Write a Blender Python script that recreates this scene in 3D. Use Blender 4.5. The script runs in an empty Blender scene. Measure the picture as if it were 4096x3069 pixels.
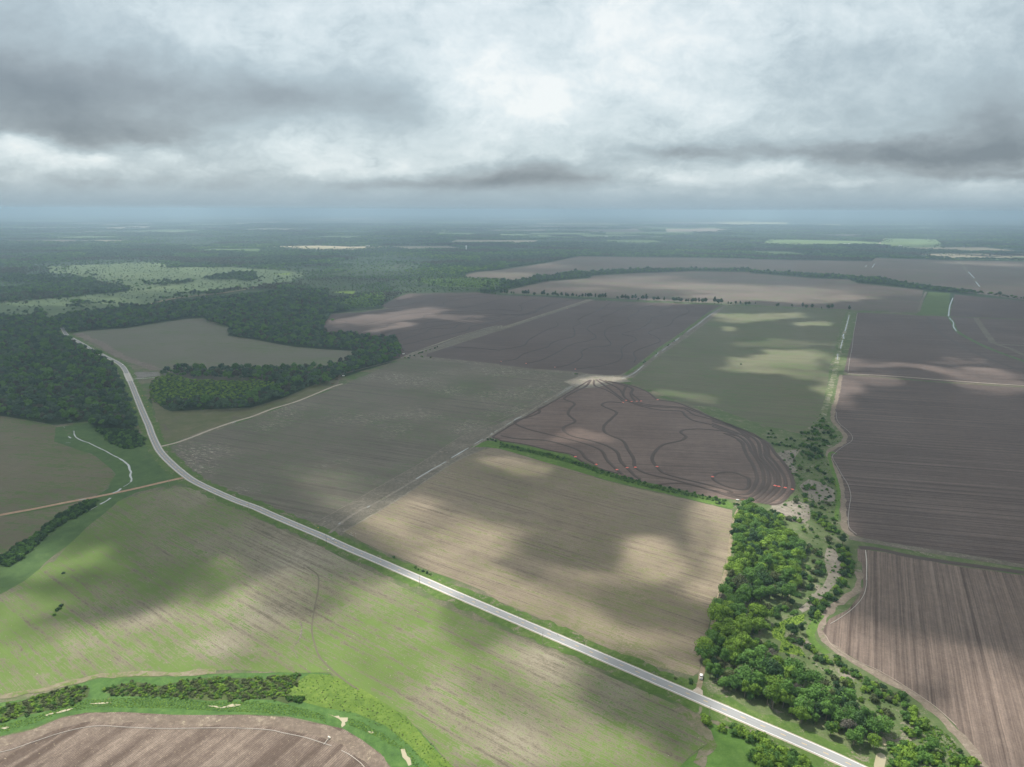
import bpy, bmesh, math, random
import numpy as np
from mathutils import Vector, noise as mnoise
from mathutils.geometry import tessellate_polygon
R = math.radians
scene = bpy.context.scene
C = scene.collection

# ------------------------------------------------------------------ camera, light, sky
H = 306.0; FPX = 2841.0; PITCH = 13.72; ROLL = 0.2
cam_d = bpy.data.cameras.new("camera"); cam = bpy.data.objects.new("camera", cam_d); C.objects.link(cam)
cam.location = (0, 0, H)
from mathutils import Matrix
CM = Matrix.Rotation(R(90 - PITCH), 4, 'X') @ Matrix.Rotation(R(ROLL), 4, 'Z')
cam.rotation_euler = CM.to_euler()
cam_d.sensor_width = 36; cam_d.sensor_fit = 'HORIZONTAL'; cam_d.lens = 36 * FPX / 4096
cam_d.clip_start = 1; cam_d.clip_end = 400000
scene.camera = cam
CM3 = np.array(CM.to_3x3())

def pixdir(px, py):
    v = CM3 @ np.array([(px - 2048) / FPX, (1534.5 - py) / FPX, -1.0])
    return v
def un(px, py, h=0.0):
    v = pixdir(px, py)
    if v[2] > -0.003: v[2] = -0.003
    t = (H - h) / -v[2]
    return (v[0] * t, v[1] * t)
def to_pix(x, y, z):                      # arrays of ground points -> photo pixels (to find which cloud gap lights them)
    d = np.stack([x, y, z - H], -1) @ CM3
    w = np.minimum(d[..., 2], -1e-3)
    return 2048 + FPX * d[..., 0] / -w, 1534.5 - FPX * d[..., 1] / -w, d[..., 2]

SUN_EL, SUN_AZ = 58.0, -38.0              # azimuth from +Y towards +X
se, sa = R(SUN_EL), R(SUN_AZ)
SUN = Vector((math.cos(se) * math.sin(sa), math.cos(se) * math.cos(sa), math.sin(se)))
sl = bpy.data.lights.new("sun", 'SUN'); sun = bpy.data.objects.new("sun", sl); C.objects.link(sun)
sl.energy = 5.0; sl.angle = R(0.53); sl.color = (1.0, 0.95, 0.86)
sun.rotation_euler = SUN.to_track_quat('Z', 'Y').to_euler()
scene.view_settings.view_transform = 'Standard'; scene.view_settings.look = 'None'
scene.view_settings.exposure = 0.6; scene.view_settings.gamma = 1.0
cy = scene.cycles
cy.max_bounces = 6; cy.diffuse_bounces = 3; cy.glossy_bounces = 2; cy.transmission_bounces = 4
cy.volume_bounces = 2; cy.transparent_max_bounces = 8; cy.use_denoising = True
cy.caustics_reflective = False; cy.caustics_refractive = False

class NT:
    def __init__(s, nt): s.t = nt; s.n = nt.nodes; s.l = nt.links
    def new(s, typ, **kw):
        nd = s.n.new(typ)
        for k, v in kw.items(): setattr(nd, k, v)
        return nd
    def put(s, sock, v):
        if isinstance(v, bpy.types.NodeSocket): s.l.new(v, sock)
        elif v is not None: sock.default_value = v
    def m(s, op, a, b=None, c=None, clamp=False):
        nd = s.new('ShaderNodeMath', operation=op, use_clamp=clamp)
        for i, v in enumerate((a, b, c)):
            if v is not None: s.put(nd.inputs[i], v)
        return nd.outputs[0]
    def vm(s, op, a, b=None, c=None):
        nd = s.new('ShaderNodeVectorMath', operation=op)
        for i, v in enumerate((a, b, c)):
            if v is not None: s.put(nd.inputs[i], v)
        return nd.outputs['Value'] if op in ('LENGTH', 'DOT_PRODUCT', 'DISTANCE') else nd.outputs[0]
    def noise(s, vec, scale, detail=4, rough=0.55, dist=0.0, out=0):
        nd = s.new('ShaderNodeTexNoise'); s.put(nd.inputs['Vector'], vec)
        nd.inputs['Scale'].default_value = scale; nd.inputs['Detail'].default_value = detail
        nd.inputs['Roughness'].default_value = rough; nd.inputs['Distortion'].default_value = dist
        return nd.outputs[out]
    def ramp(s, fac, stops, interp='LINEAR'):
        nd = s.new('ShaderNodeValToRGB'); nd.color_ramp.interpolation = interp
        e = nd.color_ramp.elements
        while len(e) < len(stops): e.new(0.5)
        for i, (p, c) in enumerate(stops):
            e[i].position = p; e[i].color = (*c, 1) if len(c) == 3 else c
        s.put(nd.inputs[0], fac); return nd.outputs[0]
    def mix(s, f, a, b, mode='MIX'):
        nd = s.new('ShaderNodeMix', data_type='RGBA', blend_type=mode)
        s.put(nd.inputs[0], f)
        for i, v in ((6, a), (7, b)):
            if isinstance(v, (tuple, list)): v = (*v, 1) if len(v) == 3 else v
            s.put(nd.inputs[i], v)
        return nd.outputs[2]
    def sm(s, v, a, b):                    # smoothstep map
        nd = s.new('ShaderNodeMapRange', interpolation_type='SMOOTHSTEP')
        s.put(nd.inputs[0], v); nd.inputs[1].default_value = a; nd.inputs[2].default_value = b
        return nd.outputs[0]
    def comb(s, x, y, z=0.0):
        nd = s.new('ShaderNodeCombineXYZ')
        for i, v in enumerate((x, y, z)): s.put(nd.inputs[i], v)
        return nd.outputs[0]

OS = 4096 / 2211.0
world = bpy.data.worlds.new("World"); scene.world = world; world.use_nodes = True
wt = world.node_tree; wt.nodes.clear(); W = NT(wt)
wout = W.new('ShaderNodeOutputWorld')
sky = W.new('ShaderNodeTexSky', sky_type='NISHITA'); sky.sun_disc = False
sky.sun_elevation = se; sky.sun_rotation = sa; sky.altitude = 300; sky.air_density = 1.2; sky.dust_density = 2.0
bg_sky = W.new('ShaderNodeBackground'); W.put(bg_sky.inputs[0], sky.outputs[0]); bg_sky.inputs[1].default_value = 0.1
tc = W.new('ShaderNodeTexCoord'); sep = W.new('ShaderNodeSeparateXYZ'); W.put(sep.inputs[0], tc.outputs['Generated'])
X, Y, Z = sep.outputs
ya = W.m('MAXIMUM', W.m('ABSOLUTE', Y), 0.25)
U = W.m('DIVIDE', X, ya); V = W.m('MAXIMUM', W.m('DIVIDE', Z, ya), 0.0)
vv = W.m('ADD', V, 0.07)
UV = W.comb(U, V, 0.0)
qa = W.comb(U, W.m('MULTIPLY', V, 1.5), 0.3); qb = W.comb(U, W.m('MULTIPLY', V, 2.3), 4.7)
low = W.sm(V, 0.20, 0.05)
wn = W.mix(low, W.noise(qa, 4.0, 6, 0.62, 0, out=1), W.noise(qb, 9.0, 6, 0.62, 0, out=1))
warp = W.vm('MULTIPLY', W.vm('SUBTRACT', wn, (0.5, 0.5, 0.5)), W.comb(W.m('MULTIPLY_ADD', V, 0.62, 0.05), W.m('MULTIPLY_ADD', V, 0.42, 0.02)))
P = W.vm('ADD', UV, warp)
def sky_uv(ox, oy):
    v = pixdir(ox * OS, oy * OS); return v[0] / v[1], v[2] / v[1]
BL = [(90, 225, 280, 85, -.36), (230, 286, 210, 26, -.28), (-20, 120, 170, 120, -.22), (430, 200, 300, 60, -.22), (640, 225, 190, 35, -.16),
      (850, 225, 80, 60, -.12), (1020, 150, 95, 50, .26), (1080, 240, 125, 55, .50), (1190, 205, 60, 40, .15), (1480, 45, 320, 80, .34),
      (1380, 180, 230, 55, .20), (1560, 240, 110, 36, .20), (600, 20, 300, 50, .12), (35, 318, 75, 26, .45), (212, 345, 42, 14, .34),
      (130, 352, 60, 16, .22), (345, 335, 35, 15, .2), (690, 318, 90, 30, .32), (760, 362, 110, 20, .26), (620, 290, 34, 18, .15),
      (1090, 388, 150, 17, -.42), (860, 397, 130, 8, -.18), (1150, 362, 160, 20, -.20), (1480, 330, 130, 12, -.22), (1900, 338, 300, 30, -.46),
      (2170, 300, 160, 55, -.34), (2120, 376, 140, 10, -.18), (2170, 190, 120, 90, -.15), (1800, 110, 200, 40, -.14), (1850, 230, 250, 60, -.10), (480, 430, 600, 12, -.08), (1310, 390, 110, 8, -.10),
      (1662, 362, 70, 15, .32), (1460, 385, 80, 10, .22), (1395, 368, 45, 10, .2), (1780, 398, 120, 7, .12), (450, 402, 700, 24, -.17), (1750, 402, 500, 14, -.08), (2000, 60, 150, 50, .05)]
acc = W.m('MULTIPLY', 0.0, 0.0)
for cx, cy_, rx, ry, a in BL:
    u0, v0 = sky_uv(cx, cy_)
    k = (FPX / (rx * OS), FPX / (ry * OS), 0)
    d = W.vm('LENGTH', W.vm('MULTIPLY', W.vm('SUBTRACT', P, (u0, v0, 0)), k))
    g = W.m('POWER', 2.718, W.m('MULTIPLY', W.m('MULTIPLY', d, d), -1.0))
    acc = W.m('MULTIPLY_ADD', g, a, acc)
# the blobs live in front of the viewer only; elsewhere the deck is plain noise
front = W.sm(Y, 0.0, 0.3)
acc = W.m('MULTIPLY', acc, front)
wq = W.vm('MULTIPLY', W.vm('SUBTRACT', wn, (.5, .5, .5)), (.10, .08, 0))
nA = W.noise(W.vm('ADD', qa, wq), 4.2, 9, 0.58, 0.0); nB = W.noise(W.vm('ADD', qb, wq), 10.0, 8, 0.6, 0.0)
f1 = W.m('ADD', W.m('MULTIPLY', nA, W.m('SUBTRACT', 1.0, low)), W.m('MULTIPLY', nB, low))
def billow(n_): return W.m('SUBTRACT', 1.0, W.m('ABSOLUTE', W.m('MULTIPLY_ADD', n_, 2.0, -1.0)))
f2 = W.noise(W.vm('ADD', qa, wq), 15.0, 8, 0.68, 0.0)
n1 = W.m('MULTIPLY', W.m('SUBTRACT', f1, 0.5), 0.66)
bright = W.sm(W.m('ADD', acc, n1), -.25, .30)
n2 = W.m('MULTIPLY', W.m('SUBTRACT', f2, 0.5), W.m('MULTIPLY_ADD', bright, 0.95, 0.16))
bsum = W.m('ADD', W.m('ADD', W.m('ADD', acc, 0.54), n1), n2)
ccol = W.ramp(bsum, [(0.0, (0.19, 0.235, 0.275)), (0.2, (0.285, 0.34, 0.38)), (0.42, (0.425, 0.515, 0.565)), (0.6, (0.59, 0.685, 0.725)), (0.8, (0.72, 0.80, 0.83)), (1.0, (0.86, 0.90, 0.90))])
hz = W.sm(V, 0.046, 0.004)
ccol = W.mix(W.m('MULTIPLY', hz, 0.92), ccol, (0.325, 0.435, 0.510))
bg_c = W.new('ShaderNodeBackground'); W.put(bg_c.inputs[0], ccol); bg_c.inputs[1].default_value = 0.70
mixw = W.new('ShaderNodeMixShader'); mixw.inputs[0].default_value = 0.93
W.l.new(bg_sky.outputs[0], mixw.inputs[1]); W.l.new(bg_c.outputs[0], mixw.inputs[2]); W.l.new(mixw.outputs[0], wout.inputs[0])

# ------------------------------------------------------------------ helpers
TILE = {'O': (0, 0, 1 / OS), 'A1': (0, 800, 2.209), 'A2': (1000, 800, 2.209), 'A3': (2000, 800, 2.209), 'A4': (3000, 800, 2.0155),
        'B1': (0, 1500, 2.209), 'B2': (1000, 1500, 2.209), 'B3': (2000, 1500, 2.209), 'B4': (3000, 1500, 2.0155),
        'C1': (0, 2250, 2.0229), 'C2': (1000, 2250, 2.0229), 'C3': (2000, 2250, 2.0229), 'C4': (3004, 2250, 2.0229),
        'D1': (2850, 1650, 3.3815), 'D2': (2800, 2100, 3.156), 'S': (0, 0, 1.0)}
def pts(spec, h=12.0):
    """ 'TILE x,y x,y^ ... ; TILE x,y ...' -> ground points (m). ^ marks a canopy top at height h """
    out = []
    for seg in spec.split(';'):
        tk = seg.split(); x0, y0, s = TILE[tk[0]]
        for t in tk[1:]:
            top = t.endswith('^'); a, b = t.rstrip('^').split(',')
            out.append(un(x0 + float(a) / s, y0 + float(b) / s, h if top else 0.0))
    return out
def smooth(P, n=6, closed=False):
    P = [np.array(p) for p in P]; m = len(P); out = []
    rng = range(m) if closed else range(m - 1)
    for i in rng:
        p1, p2 = P[i], P[(i + 1) % m]
        p0 = P[(i - 1) % m] if closed or i > 0 else 2 * p1 - p2
        p3 = P[(i + 2) % m] if closed or i + 2 < m else 2 * p2 - p1
        d = [max(np.linalg.norm(b - a), 1e-3) ** 0.5 for a, b in ((p0, p1), (p1, p2), (p2, p3))]
        m1 = (p1 - p0) / d[0] - (p2 - p0) / (d[0] + d[1]) + (p2 - p1) / d[1]
        m2 = (p2 - p1) / d[1] - (p3 - p1) / (d[1] + d[2]) + (p3 - p2) / d[2]
        m1, m2 = m1 * d[1], m2 * d[1]
        for k in range(n):
            t = k / n
            out.append((2 * t**3 - 3 * t**2 + 1) * p1 + (t**3 - 2 * t**2 + t) * m1 + (-2 * t**3 + 3 * t**2) * p2 + (t**3 - t**2) * m2)
    if not closed: out.append(P[-1])
    return [tuple(p) for p in out]
def resample(P, step):
    P = np.array(P); d = np.r_[0, np.cumsum(np.linalg.norm(np.diff(P, axis=0), axis=1))]
    n = max(2, int(d[-1] / step) + 1); t = np.linspace(0, d[-1], n)
    return np.stack([np.interp(t, d, P[:, 0]), np.interp(t, d, P[:, 1])], -1)
def offset(P, off):
    P = np.array(P); t = np.gradient(P, axis=0); t /= np.maximum(np.linalg.norm(t, axis=1, keepdims=True), 1e-9)
    n = np.stack([-t[:, 1], t[:, 0]], -1); o = np.array(off)
    return P + n * (o[:, None] if o.ndim else o)
def mesh_obj(name, verts, faces, mats, parent=None, smooth_=False, mi=None):
    me = bpy.data.meshes.new(name); me.from_pydata([tuple(map(float, v)) for v in verts], [], faces)
    for m in (mats if isinstance(mats, list) else [mats]): me.materials.append(m)
    if mi is not None: me.polygons.foreach_set('material_index', mi)
    if smooth_: me.polygons.foreach_set('use_smooth', [True] * len(me.polygons))
    me.update()
    o = bpy.data.objects.new(name, me); C.objects.link(o)
    if parent: o.parent = parent
    return o
def tag(o, label=None, cat=None, group=None, kind=None):
    if label: o['label'] = label
    if cat: o['category'] = cat
    if group: o['group'] = group
    if kind: o['kind'] = kind
    return o
def struct(o, label=None): return tag(o, label, kind='structure')
def poly(name, P, z, mat, jit=1.2, step=12.0, label=None, seed=0):
    """ flat sheet with a slightly ragged outline """
    P = [np.array(p) for p in P]; out = []
    for i in range(len(P)):
        a, b = P[i], P[(i + 1) % len(P)]; L = np.linalg.norm(b - a)
        dist = np.linalg.norm((a + b) / 2); st = max(step, dist / 60); j = min(jit, L * 0.2)
        n = max(1, min(80, int(L / st)))
        for k in range(n):
            p = a + (b - a) * k / n
            w = mnoise.noise_vector(Vector((p[0] * .031 + seed, p[1] * .031, 0)))
            out.append((p[0] + w.x * j * 1.5, p[1] + w.y * j * 1.5))
    tri = tessellate_polygon([[Vector((x, y, 0)) for x, y in out]])
    vs = [(x, y, z) for x, y in out]; fs = []
    for t in tri:
        a, b, c = [vs[i] for i in t]
        fs.append(t if (b[0]-a[0])*(c[1]-a[1])-(b[1]-a[1])*(c[0]-a[0]) > 0 else t[::-1])
    o = mesh_obj(name, vs, fs, mat)
    return struct(o, label)
def ribbon(name, P, prof, mat, step=4.0, wj=0.0, seed=0, z0=0.0, parent=None):
    """ sweep a list of (lateral, height) along a ground path """
    P = resample(P, step); n = len(P); vs = []; fs = []; k = len(prof)
    t = np.gradient(P, axis=0); t /= np.maximum(np.linalg.norm(t, axis=1, keepdims=True), 1e-9)
    nr = np.stack([-t[:, 1], t[:, 0]], -1)
    for i in range(n):
        for j, (l, h) in enumerate(prof):
            w = 1.0
            if wj: w = 1 + wj * mnoise.noise(Vector((P[i, 0] * .11 + seed, P[i, 1] * .11, j * 3.1 + seed)))
            vs.append((P[i, 0] + nr[i, 0] * l * w, P[i, 1] + nr[i, 1] * l * w, z0 + h))
    for i in range(n - 1):
        for j in range(k - 1):
            a = i * k + j; fs.append((a, a + k, a + k + 1, a + 1))
    # faces wind downwards if the profile runs left-negative; flip so normals look up
    v = np.array(vs); f = fs[0]; nrm = np.cross(v[f[1]] - v[f[0]], v[f[2]] - v[f[0]])
    if nrm[2] < 0: fs = [tuple(reversed(f)) for f in fs]
    return mesh_obj(name, vs, fs, mat, parent)
def inside(px, py, P):
    P = np.array(P); c = np.zeros(px.shape, bool); n = len(P)
    for i in range(n):
        x1, y1 = P[i]; x2, y2 = P[(i + 1) % n]
        k = ((y1 > py) != (y2 > py)) & (px < (x2 - x1) * (py - y1) / (y2 - y1 + 1e-12) + x1)
        c ^= k
    return c

# ------------------------------------------------------------------ materials
def base_mat(name, rough=0.95):
    m = bpy.data.materials.new(name); m.use_nodes = True; t = NT(m.node_tree); t.n.clear()
    b = t.new('ShaderNodeBsdfPrincipled'); o = t.new('ShaderNodeOutputMaterial'); t.l.new(b.outputs[0], o.inputs[0])
    b.inputs['Roughness'].default_value = rough; b.inputs['Specular IOR Level'].default_value = 0.12
    return m, t, b
def plain(name, col, rough=0.7, var=0.15, scale=2.0, metal=0.0, spec=0.3):
    m, t, b = base_mat(name, rough)
    p = t.new('ShaderNodeNewGeometry').outputs['Position']
    n = t.noise(p, scale, 3)
    c = t.mix(n, tuple(x * (1 - var) for x in col), tuple(min(1, x * (1 + var)) for x in col))
    t.put(b.inputs['Base Color'], c); b.inputs['Metallic'].default_value = metal; b.inputs['Specular IOR Level'].default_value = spec
    return m
def rowdir(spec):
    a, b = pts(spec); return math.atan2(b[1] - a[1], b[0] - a[0])
def field_mat(name, cols, ang, streak=(220, 7, .55), patch=(90, .35), speck=(1.6, .35), rows=None, green=None, tram=None, pale=None, fleck=None, bands=None, bare=None):
    """ cols: dark -> light soil; streak (len, width, amount) along the rows; green (col, coverage lo, hi); rows (spacing, amount) """
    m, t, b = base_mat(name)
    pos = t.new('ShaderNodeNewGeometry').outputs['Position']
    mp = t.new('ShaderNodeMapping', vector_type='POINT'); t.put(mp.inputs[0], pos); mp.inputs['Rotation'].default_value = (0, 0, -ang)
    p = mp.outputs[0]
    def sc(v, x, y): return t.vm('MULTIPLY', v, (1 / x, 1 / y, 0))
    pw = t.vm('ADD', p, t.vm('MULTIPLY', t.vm('SUBTRACT', t.noise(p, 1 / 60, 2, out=1), (.5, .5, .5)), (0, 3, 0)))
    s = t.noise(sc(pw, streak[0], streak[1]), 1.0, 6, 0.65)
    s2 = t.noise(sc(p, streak[0] / 9, streak[1] / 5), 1.0, 4, 0.6)
    a = t.noise(p, 1 / patch[0], 5, 0.6, 0.5)
    f = t.noise(p, 1 / speck[0], 3, 0.7)
    f2 = t.noise(p, 1 / (speck[0] * 5), 4, 0.7)
    v = t.m('MULTIPLY_ADD', t.m('SUBTRACT', s, .5), streak[2] * 3.4, 0.5)
    v = t.m('MULTIPLY_ADD', t.m('SUBTRACT', s2, .5), streak[2] * 2.0, v)
    v = t.m('MULTIPLY_ADD', t.m('SUBTRACT', a, .5), patch[1] * 2.2, v)
    v = t.m('MULTIPLY_ADD', t.m('SUBTRACT', f, .5), speck[1] * 2.4, v)
    v = t.m('MULTIPLY_ADD', t.m('SUBTRACT', f2, .5), speck[1] * 2.0, v)
    sp = t.new('ShaderNodeSeparateXYZ'); t.put(sp.inputs[0], p); yy = sp.outputs[1]
    if rows:
        w = t.m('SINE', t.m('MULTIPLY', yy, 2 * math.pi / rows[0]))
        v = t.m('MULTIPLY_ADD', w, rows[1], v)
    if tram:                                # repeated wheel-track bands (period, amount, width share)
        per, am, wd = tram
        fr = t.m('FRACT', t.m('DIVIDE', t.m('ADD', yy, t.m('MULTIPLY', t.noise(sc(p, 200, 40), 1.0, 2), 3)), per))
        k = t.m('LESS_THAN', fr, wd); v = t.m('MULTIPLY_ADD', k, -am, v)
        fr2 = t.m('FRACT', t.m('DIVIDE', yy, per * .31)); v = t.m('MULTIPLY_ADD', t.m('LESS_THAN', fr2, .22), -am * .4, v)
    if bands:
        bn = t.sm(t.noise(sc(pw, bands[0], bands[1]), 1.0, 2, .5), .46, .60); v = t.m('MULTIPLY_ADD', bn, -bands[2], v)
    st = [(i / (len(cols) - 1), c) for i, c in enumerate(cols)]
    c = t.ramp(v, st)
    if green:
        gc, lo, hi = green
        g = t.m('MULTIPLY_ADD', t.m('SUBTRACT', s, .5), 2.6, .5)
        g = t.m('MULTIPLY_ADD', t.m('SUBTRACT', s2, .5), 2.2, g)
        g = t.m('MULTIPLY_ADD', t.m('SUBTRACT', t.noise(p, 1 / 130, 4, .6, out=0), .5), 1.7, g)
        g = t.m('MULTIPLY_ADD', t.m('SUBTRACT', f, .5), 1.8, g)
        g = t.m('MULTIPLY_ADD', t.m('SUBTRACT', f2, .5), 1.6, g)
        for (bx, by), br_ in (bare or []):
            dd = t.vm('LENGTH', t.vm('MULTIPLY', t.vm('SUBTRACT', pos, (bx, by, 0)), (1 / br_, 1 / br_, 0)))
            g = t.m('MULTIPLY_ADD', t.m('POWER', 2.718, t.m('MULTIPLY', t.m('MULTIPLY', dd, dd), -1.0)), -.46, g)
        if bare: g = t.m('ADD', g, .22)
        gm = t.m('MULTIPLY', t.sm(g, lo, hi), .92)
        gcol = t.mix(t.noise(p, 1 / 25, 3), tuple(x * .8 for x in gc), tuple(min(1, x * 1.25) for x in gc))
        c = t.mix(gm, c, gcol)
    if pale:                                # pale dried runs and puddled rows: (col, threshold, size)
        pc, th, sz = pale
        zone = t.sm(t.noise(p, 1 / 170, 2), .48, .62)
        k = t.m('MULTIPLY', t.sm(t.noise(sc(p, sz * 7, sz), 1.0, 4, .7), th, th + .05), zone)
        c = t.mix(t.m('MULTIPLY', k, .9), c, pc)
    if fleck:
        k = t.sm(t.noise(p, 1 / fleck[2], 2, .6), fleck[1], fleck[1] + .06); c = t.mix(t.m('MULTIPLY', k, .7), c, fleck[0])
    t.put(b.inputs['Base Color'], c)
    return m
def grass_mat(name, c1, c2, c3=None, scale=9.0, soil=None, soil_th=.6, fine=1.2):
    m, t, b = base_mat(name)
    p = t.new('ShaderNodeNewGeometry').outputs['Position']
    n = t.noise(p, 1 / scale, 6, .68, .4); n2 = t.noise(p, 1 / fine, 3, .7); n3 = t.noise(p, 1 / (scale * 6), 3, .6)
    v = t.m('MULTIPLY_ADD', t.m('SUBTRACT', n, .5), 1.6, .5); v = t.m('MULTIPLY_ADD', t.m('SUBTRACT', n2, .5), 1.0, v)
    v = t.m('MULTIPLY_ADD', t.m('SUBTRACT', n3, .5), .9, v)
    c = t.ramp(v, [(0, c1), (.55, c2), (1, c3 or tuple(x * 1.5 for x in c2))])
    if soil:
        w = t.m('MULTIPLY_ADD', t.m('SUBTRACT', t.noise(p, 1 / (scale * 2.2), 6, .7, .8), .5), 1.0, .5)
        w = t.m('MULTIPLY_ADD', t.m('SUBTRACT', n2, .5), .35, w)
        c = t.mix(t.sm(w, soil_th, soil_th + .10), c, soil)
    t.put(b.inputs['Base Color'], c); return m
def leaf_mat(name, c1, c2, c3):
    m, t, b = base_mat(name, 0.75)
    oi = t.new('ShaderNodeObjectInfo').outputs['Random']
    p = t.new('ShaderNodeNewGeometry').outputs['Position']
    v = t.m('MULTIPLY_ADD', t.m('SUBTRACT', t.noise(p, .7, 2, .6), .5), .9, oi)
    c = t.ramp(v, [(0, c1), (.5, c2), (1, c3)])
    t.put(b.inputs['Base Color'], c)
    tr = t.new('ShaderNodeBsdfTranslucent'); t.put(tr.inputs[0], c)
    mx = t.new('ShaderNodeMixShader'); mx.inputs[0].default_value = .22
    o = [n for n in t.n if n.type == 'OUTPUT_MATERIAL'][0]
    t.l.new(b.outputs[0], mx.inputs[1]); t.l.new(tr.outputs[0], mx.inputs[2]); t.l.new(mx.outputs[0], o.inputs[0])
    return m
M = {}
M['leaf_light'] = leaf_mat('leaf_light', (.095, .172, .024), (.145, .245, .034), (.20, .32, .046))
M['leaf_mid'] = leaf_mat('leaf_mid', (.055, .120, .028), (.082, .172, .036), (.115, .225, .046))
M['leaf_dark'] = leaf_mat('leaf_dark', (.030, .068, .028), (.043, .092, .034), (.060, .118, .040))
M['leaf_olive'] = leaf_mat('leaf_olive', (.070, .090, .040), (.095, .115, .050), (.115, .150, .055))
M['leaf_grey'] = leaf_mat('leaf_grey', (.085, .080, .065), (.11, .105, .085), (.14, .13, .11))
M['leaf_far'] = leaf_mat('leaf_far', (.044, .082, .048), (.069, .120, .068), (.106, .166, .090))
M['leaf_pine'] = leaf_mat('leaf_pine', (.055, .120, .038), (.085, .170, .048), (.12, .22, .06))
M['leaf_lime'] = leaf_mat('leaf_lime', (.085, .165, .024), (.115, .215, .030), (.15, .26, .04))
M['bark'] = plain('bark', (.16, .13, .10), .9, .3, 1.0)
M['deadwood'] = plain('deadwood', (.34, .31, .27), .9, .2, 1.0)

# ------------------------------------------------------------------ ground and open country
def ground_mat():
    m, t, b = base_mat('ground')
    p = t.new('ShaderNodeNewGeometry').outputs['Position']
    n = t.noise(p, 1 / 14, 6, .68, .4); n2 = t.noise(p, 1 / 1.5, 3, .7)
    v = t.m('MULTIPLY_ADD', t.m('SUBTRACT', n2, .5), .9, n)
    near = t.ramp(v, [(.25, (.07, .085, .045)), (.5, (.12, .115, .075)), (.8, (.20, .17, .125))])
    near = t.mix(t.sm(t.noise(p, 1 / 45, 5, .65, .4), .45, .6), near, (.065, .105, .032))
    # woodland country further out: stands of different age, and small clearings
    sp = t.new('ShaderNodeSeparateXYZ'); t.put(sp.inputs[0], p)
    st = t.noise(t.vm('MULTIPLY', p, (1 / 900, 1 / 1300, 0)), 1.0, 5, .55, .8)
    w = t.ramp(st, [(.30, (.036, .068, .034)), (.46, (.050, .092, .042)), (.56, (.075, .130, .052)), (.66, (.095, .150, .060)), (.74, (.105, .115, .078))])
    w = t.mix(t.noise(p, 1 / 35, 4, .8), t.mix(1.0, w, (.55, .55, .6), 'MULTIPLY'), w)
    w = t.mix(1.0, w, (.62, .64, .72), 'MULTIPLY')  # self-shadowing of the canopy put into the ground colour as darkening
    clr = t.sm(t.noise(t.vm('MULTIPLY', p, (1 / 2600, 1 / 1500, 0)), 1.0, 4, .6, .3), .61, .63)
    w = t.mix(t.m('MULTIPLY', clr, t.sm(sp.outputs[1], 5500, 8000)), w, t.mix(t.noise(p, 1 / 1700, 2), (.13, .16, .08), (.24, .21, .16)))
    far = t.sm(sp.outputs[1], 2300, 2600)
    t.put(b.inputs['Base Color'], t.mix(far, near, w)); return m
G = 72000
struct(mesh_obj('ground', [(-G, -G, 0), (G, -G, 0), (G, G, 0), (-G, G, 0)], [(0, 1, 2, 3)], ground_mat()))

def srgb(r, g, b):
    f = lambda c: (c / 255 / 12.92) if c <= 10 else (((c / 255) + .055) / 1.055) ** 2.4
    return (f(r), f(g), f(b))
RD = R(-37.3)                              # rows parallel to the highway
dirB = rowdir('B2 1200,1090 2209,1400'); dirJ = rowdir('B4 700,680 2209,790'); dirK = rowdir('C4 1520,150 1680,1100')
dirA = rowdir('B2 0,780 1100,975'); dirG = rowdir('A4 0,1560 550,1600'); dirP = rowdir('C1 1450,1657 1780,1400')
dirL = rowdir('B1 100,900 900,960'); dirC = rowdir('B3 400,360 1400,400'); dirF = rowdir('A3 0,1290 1000,1330')

green_field = field_mat('green_field', [(.090, .080, .055), (.175, .155, .115), (.31, .28, .22)], RD, (170, 3.6, .60), (110, .30), (1.3, .50),
                        rows=None, green=((.080, .132, .026), .26, .80), fleck=((.40, .37, .31), .70, 1.6), bare=[(pts(q_)[0], r_) for q_, r_ in (('O 700,1200', 95), ('O 590,1160', 70), ('O 430,1060', 45), ('O 1340,1520', 60), ('O 1180,1420', 30), ('O 320,1330', 18), ('O 600,1330', 26), ('O 950,1500', 26), ('O 1120,1600', 24), ('O 480,1400', 20), ('O 520,1560', 22))])
brown_rows = field_mat('brown_rows', [(.075, .055, .044), (.135, .105, .086), (.25, .205, .165)], dirP, (90, 7, .35), (60, .2), (1.1, .42), rows=(1.3, .17), bands=(150, 10, .42), fleck=((.34, .29, .21), .66, 1.4))
tan_field = field_mat('tan_field', [(.105, .086, .064), (.195, .160, .118), (.295, .245, .182)], dirB, (260, 4, .60), (120, .35), (1.6, .38), rows=(2.1, .05), green=((.120, .130, .055), .58, .90), fleck=((.40, .37, .29), .70, 1.6), tram=(10.5, .13, .07))
grey_field = field_mat('grey_field', [(.080, .071, .056), (.125, .112, .090), (.185, .167, .134)], dirA, (300, 4.2, .65), (140, .35), (1.8, .32), tram=(22, .14, .10), green=((.085, .105, .055), .55, .85), pale=((.40, .37, .31), .565, 1.6))
olive_field = field_mat('olive_field', [(.078, .080, .050), (.110, .110, .070), (.150, .146, .095)], dirG, (420, 9, .60), (200, .30), (2.6, .25), green=((.080, .110, .045), .55, .85))
left_field = field_mat('left_field', [(.085, .080, .050), (.120, .108, .070), (.165, .145, .105)], dirL, (100, 12, .22), (90, .50), (2.0, .30), green=((.075, .110, .034), .50, .80))
wood_field = field_mat('wood_field', [(.095, .095, .070), (.120, .117, .088), (.150, .144, .112)], dirG, (300, 12, .22), (220, .35), (3.0, .12), green=((.085, .110, .050), .60, .90))
rice_field = field_mat('rice_field', [(.080, .057, .049), (.132, .098, .083), (.205, .156, .130)], dirC, (200, 3.4, .50), (110, .40), (1.7, .32), tram=(9, .10, .2), fleck=((.30, .26, .21), .74, 1.5))
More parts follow.
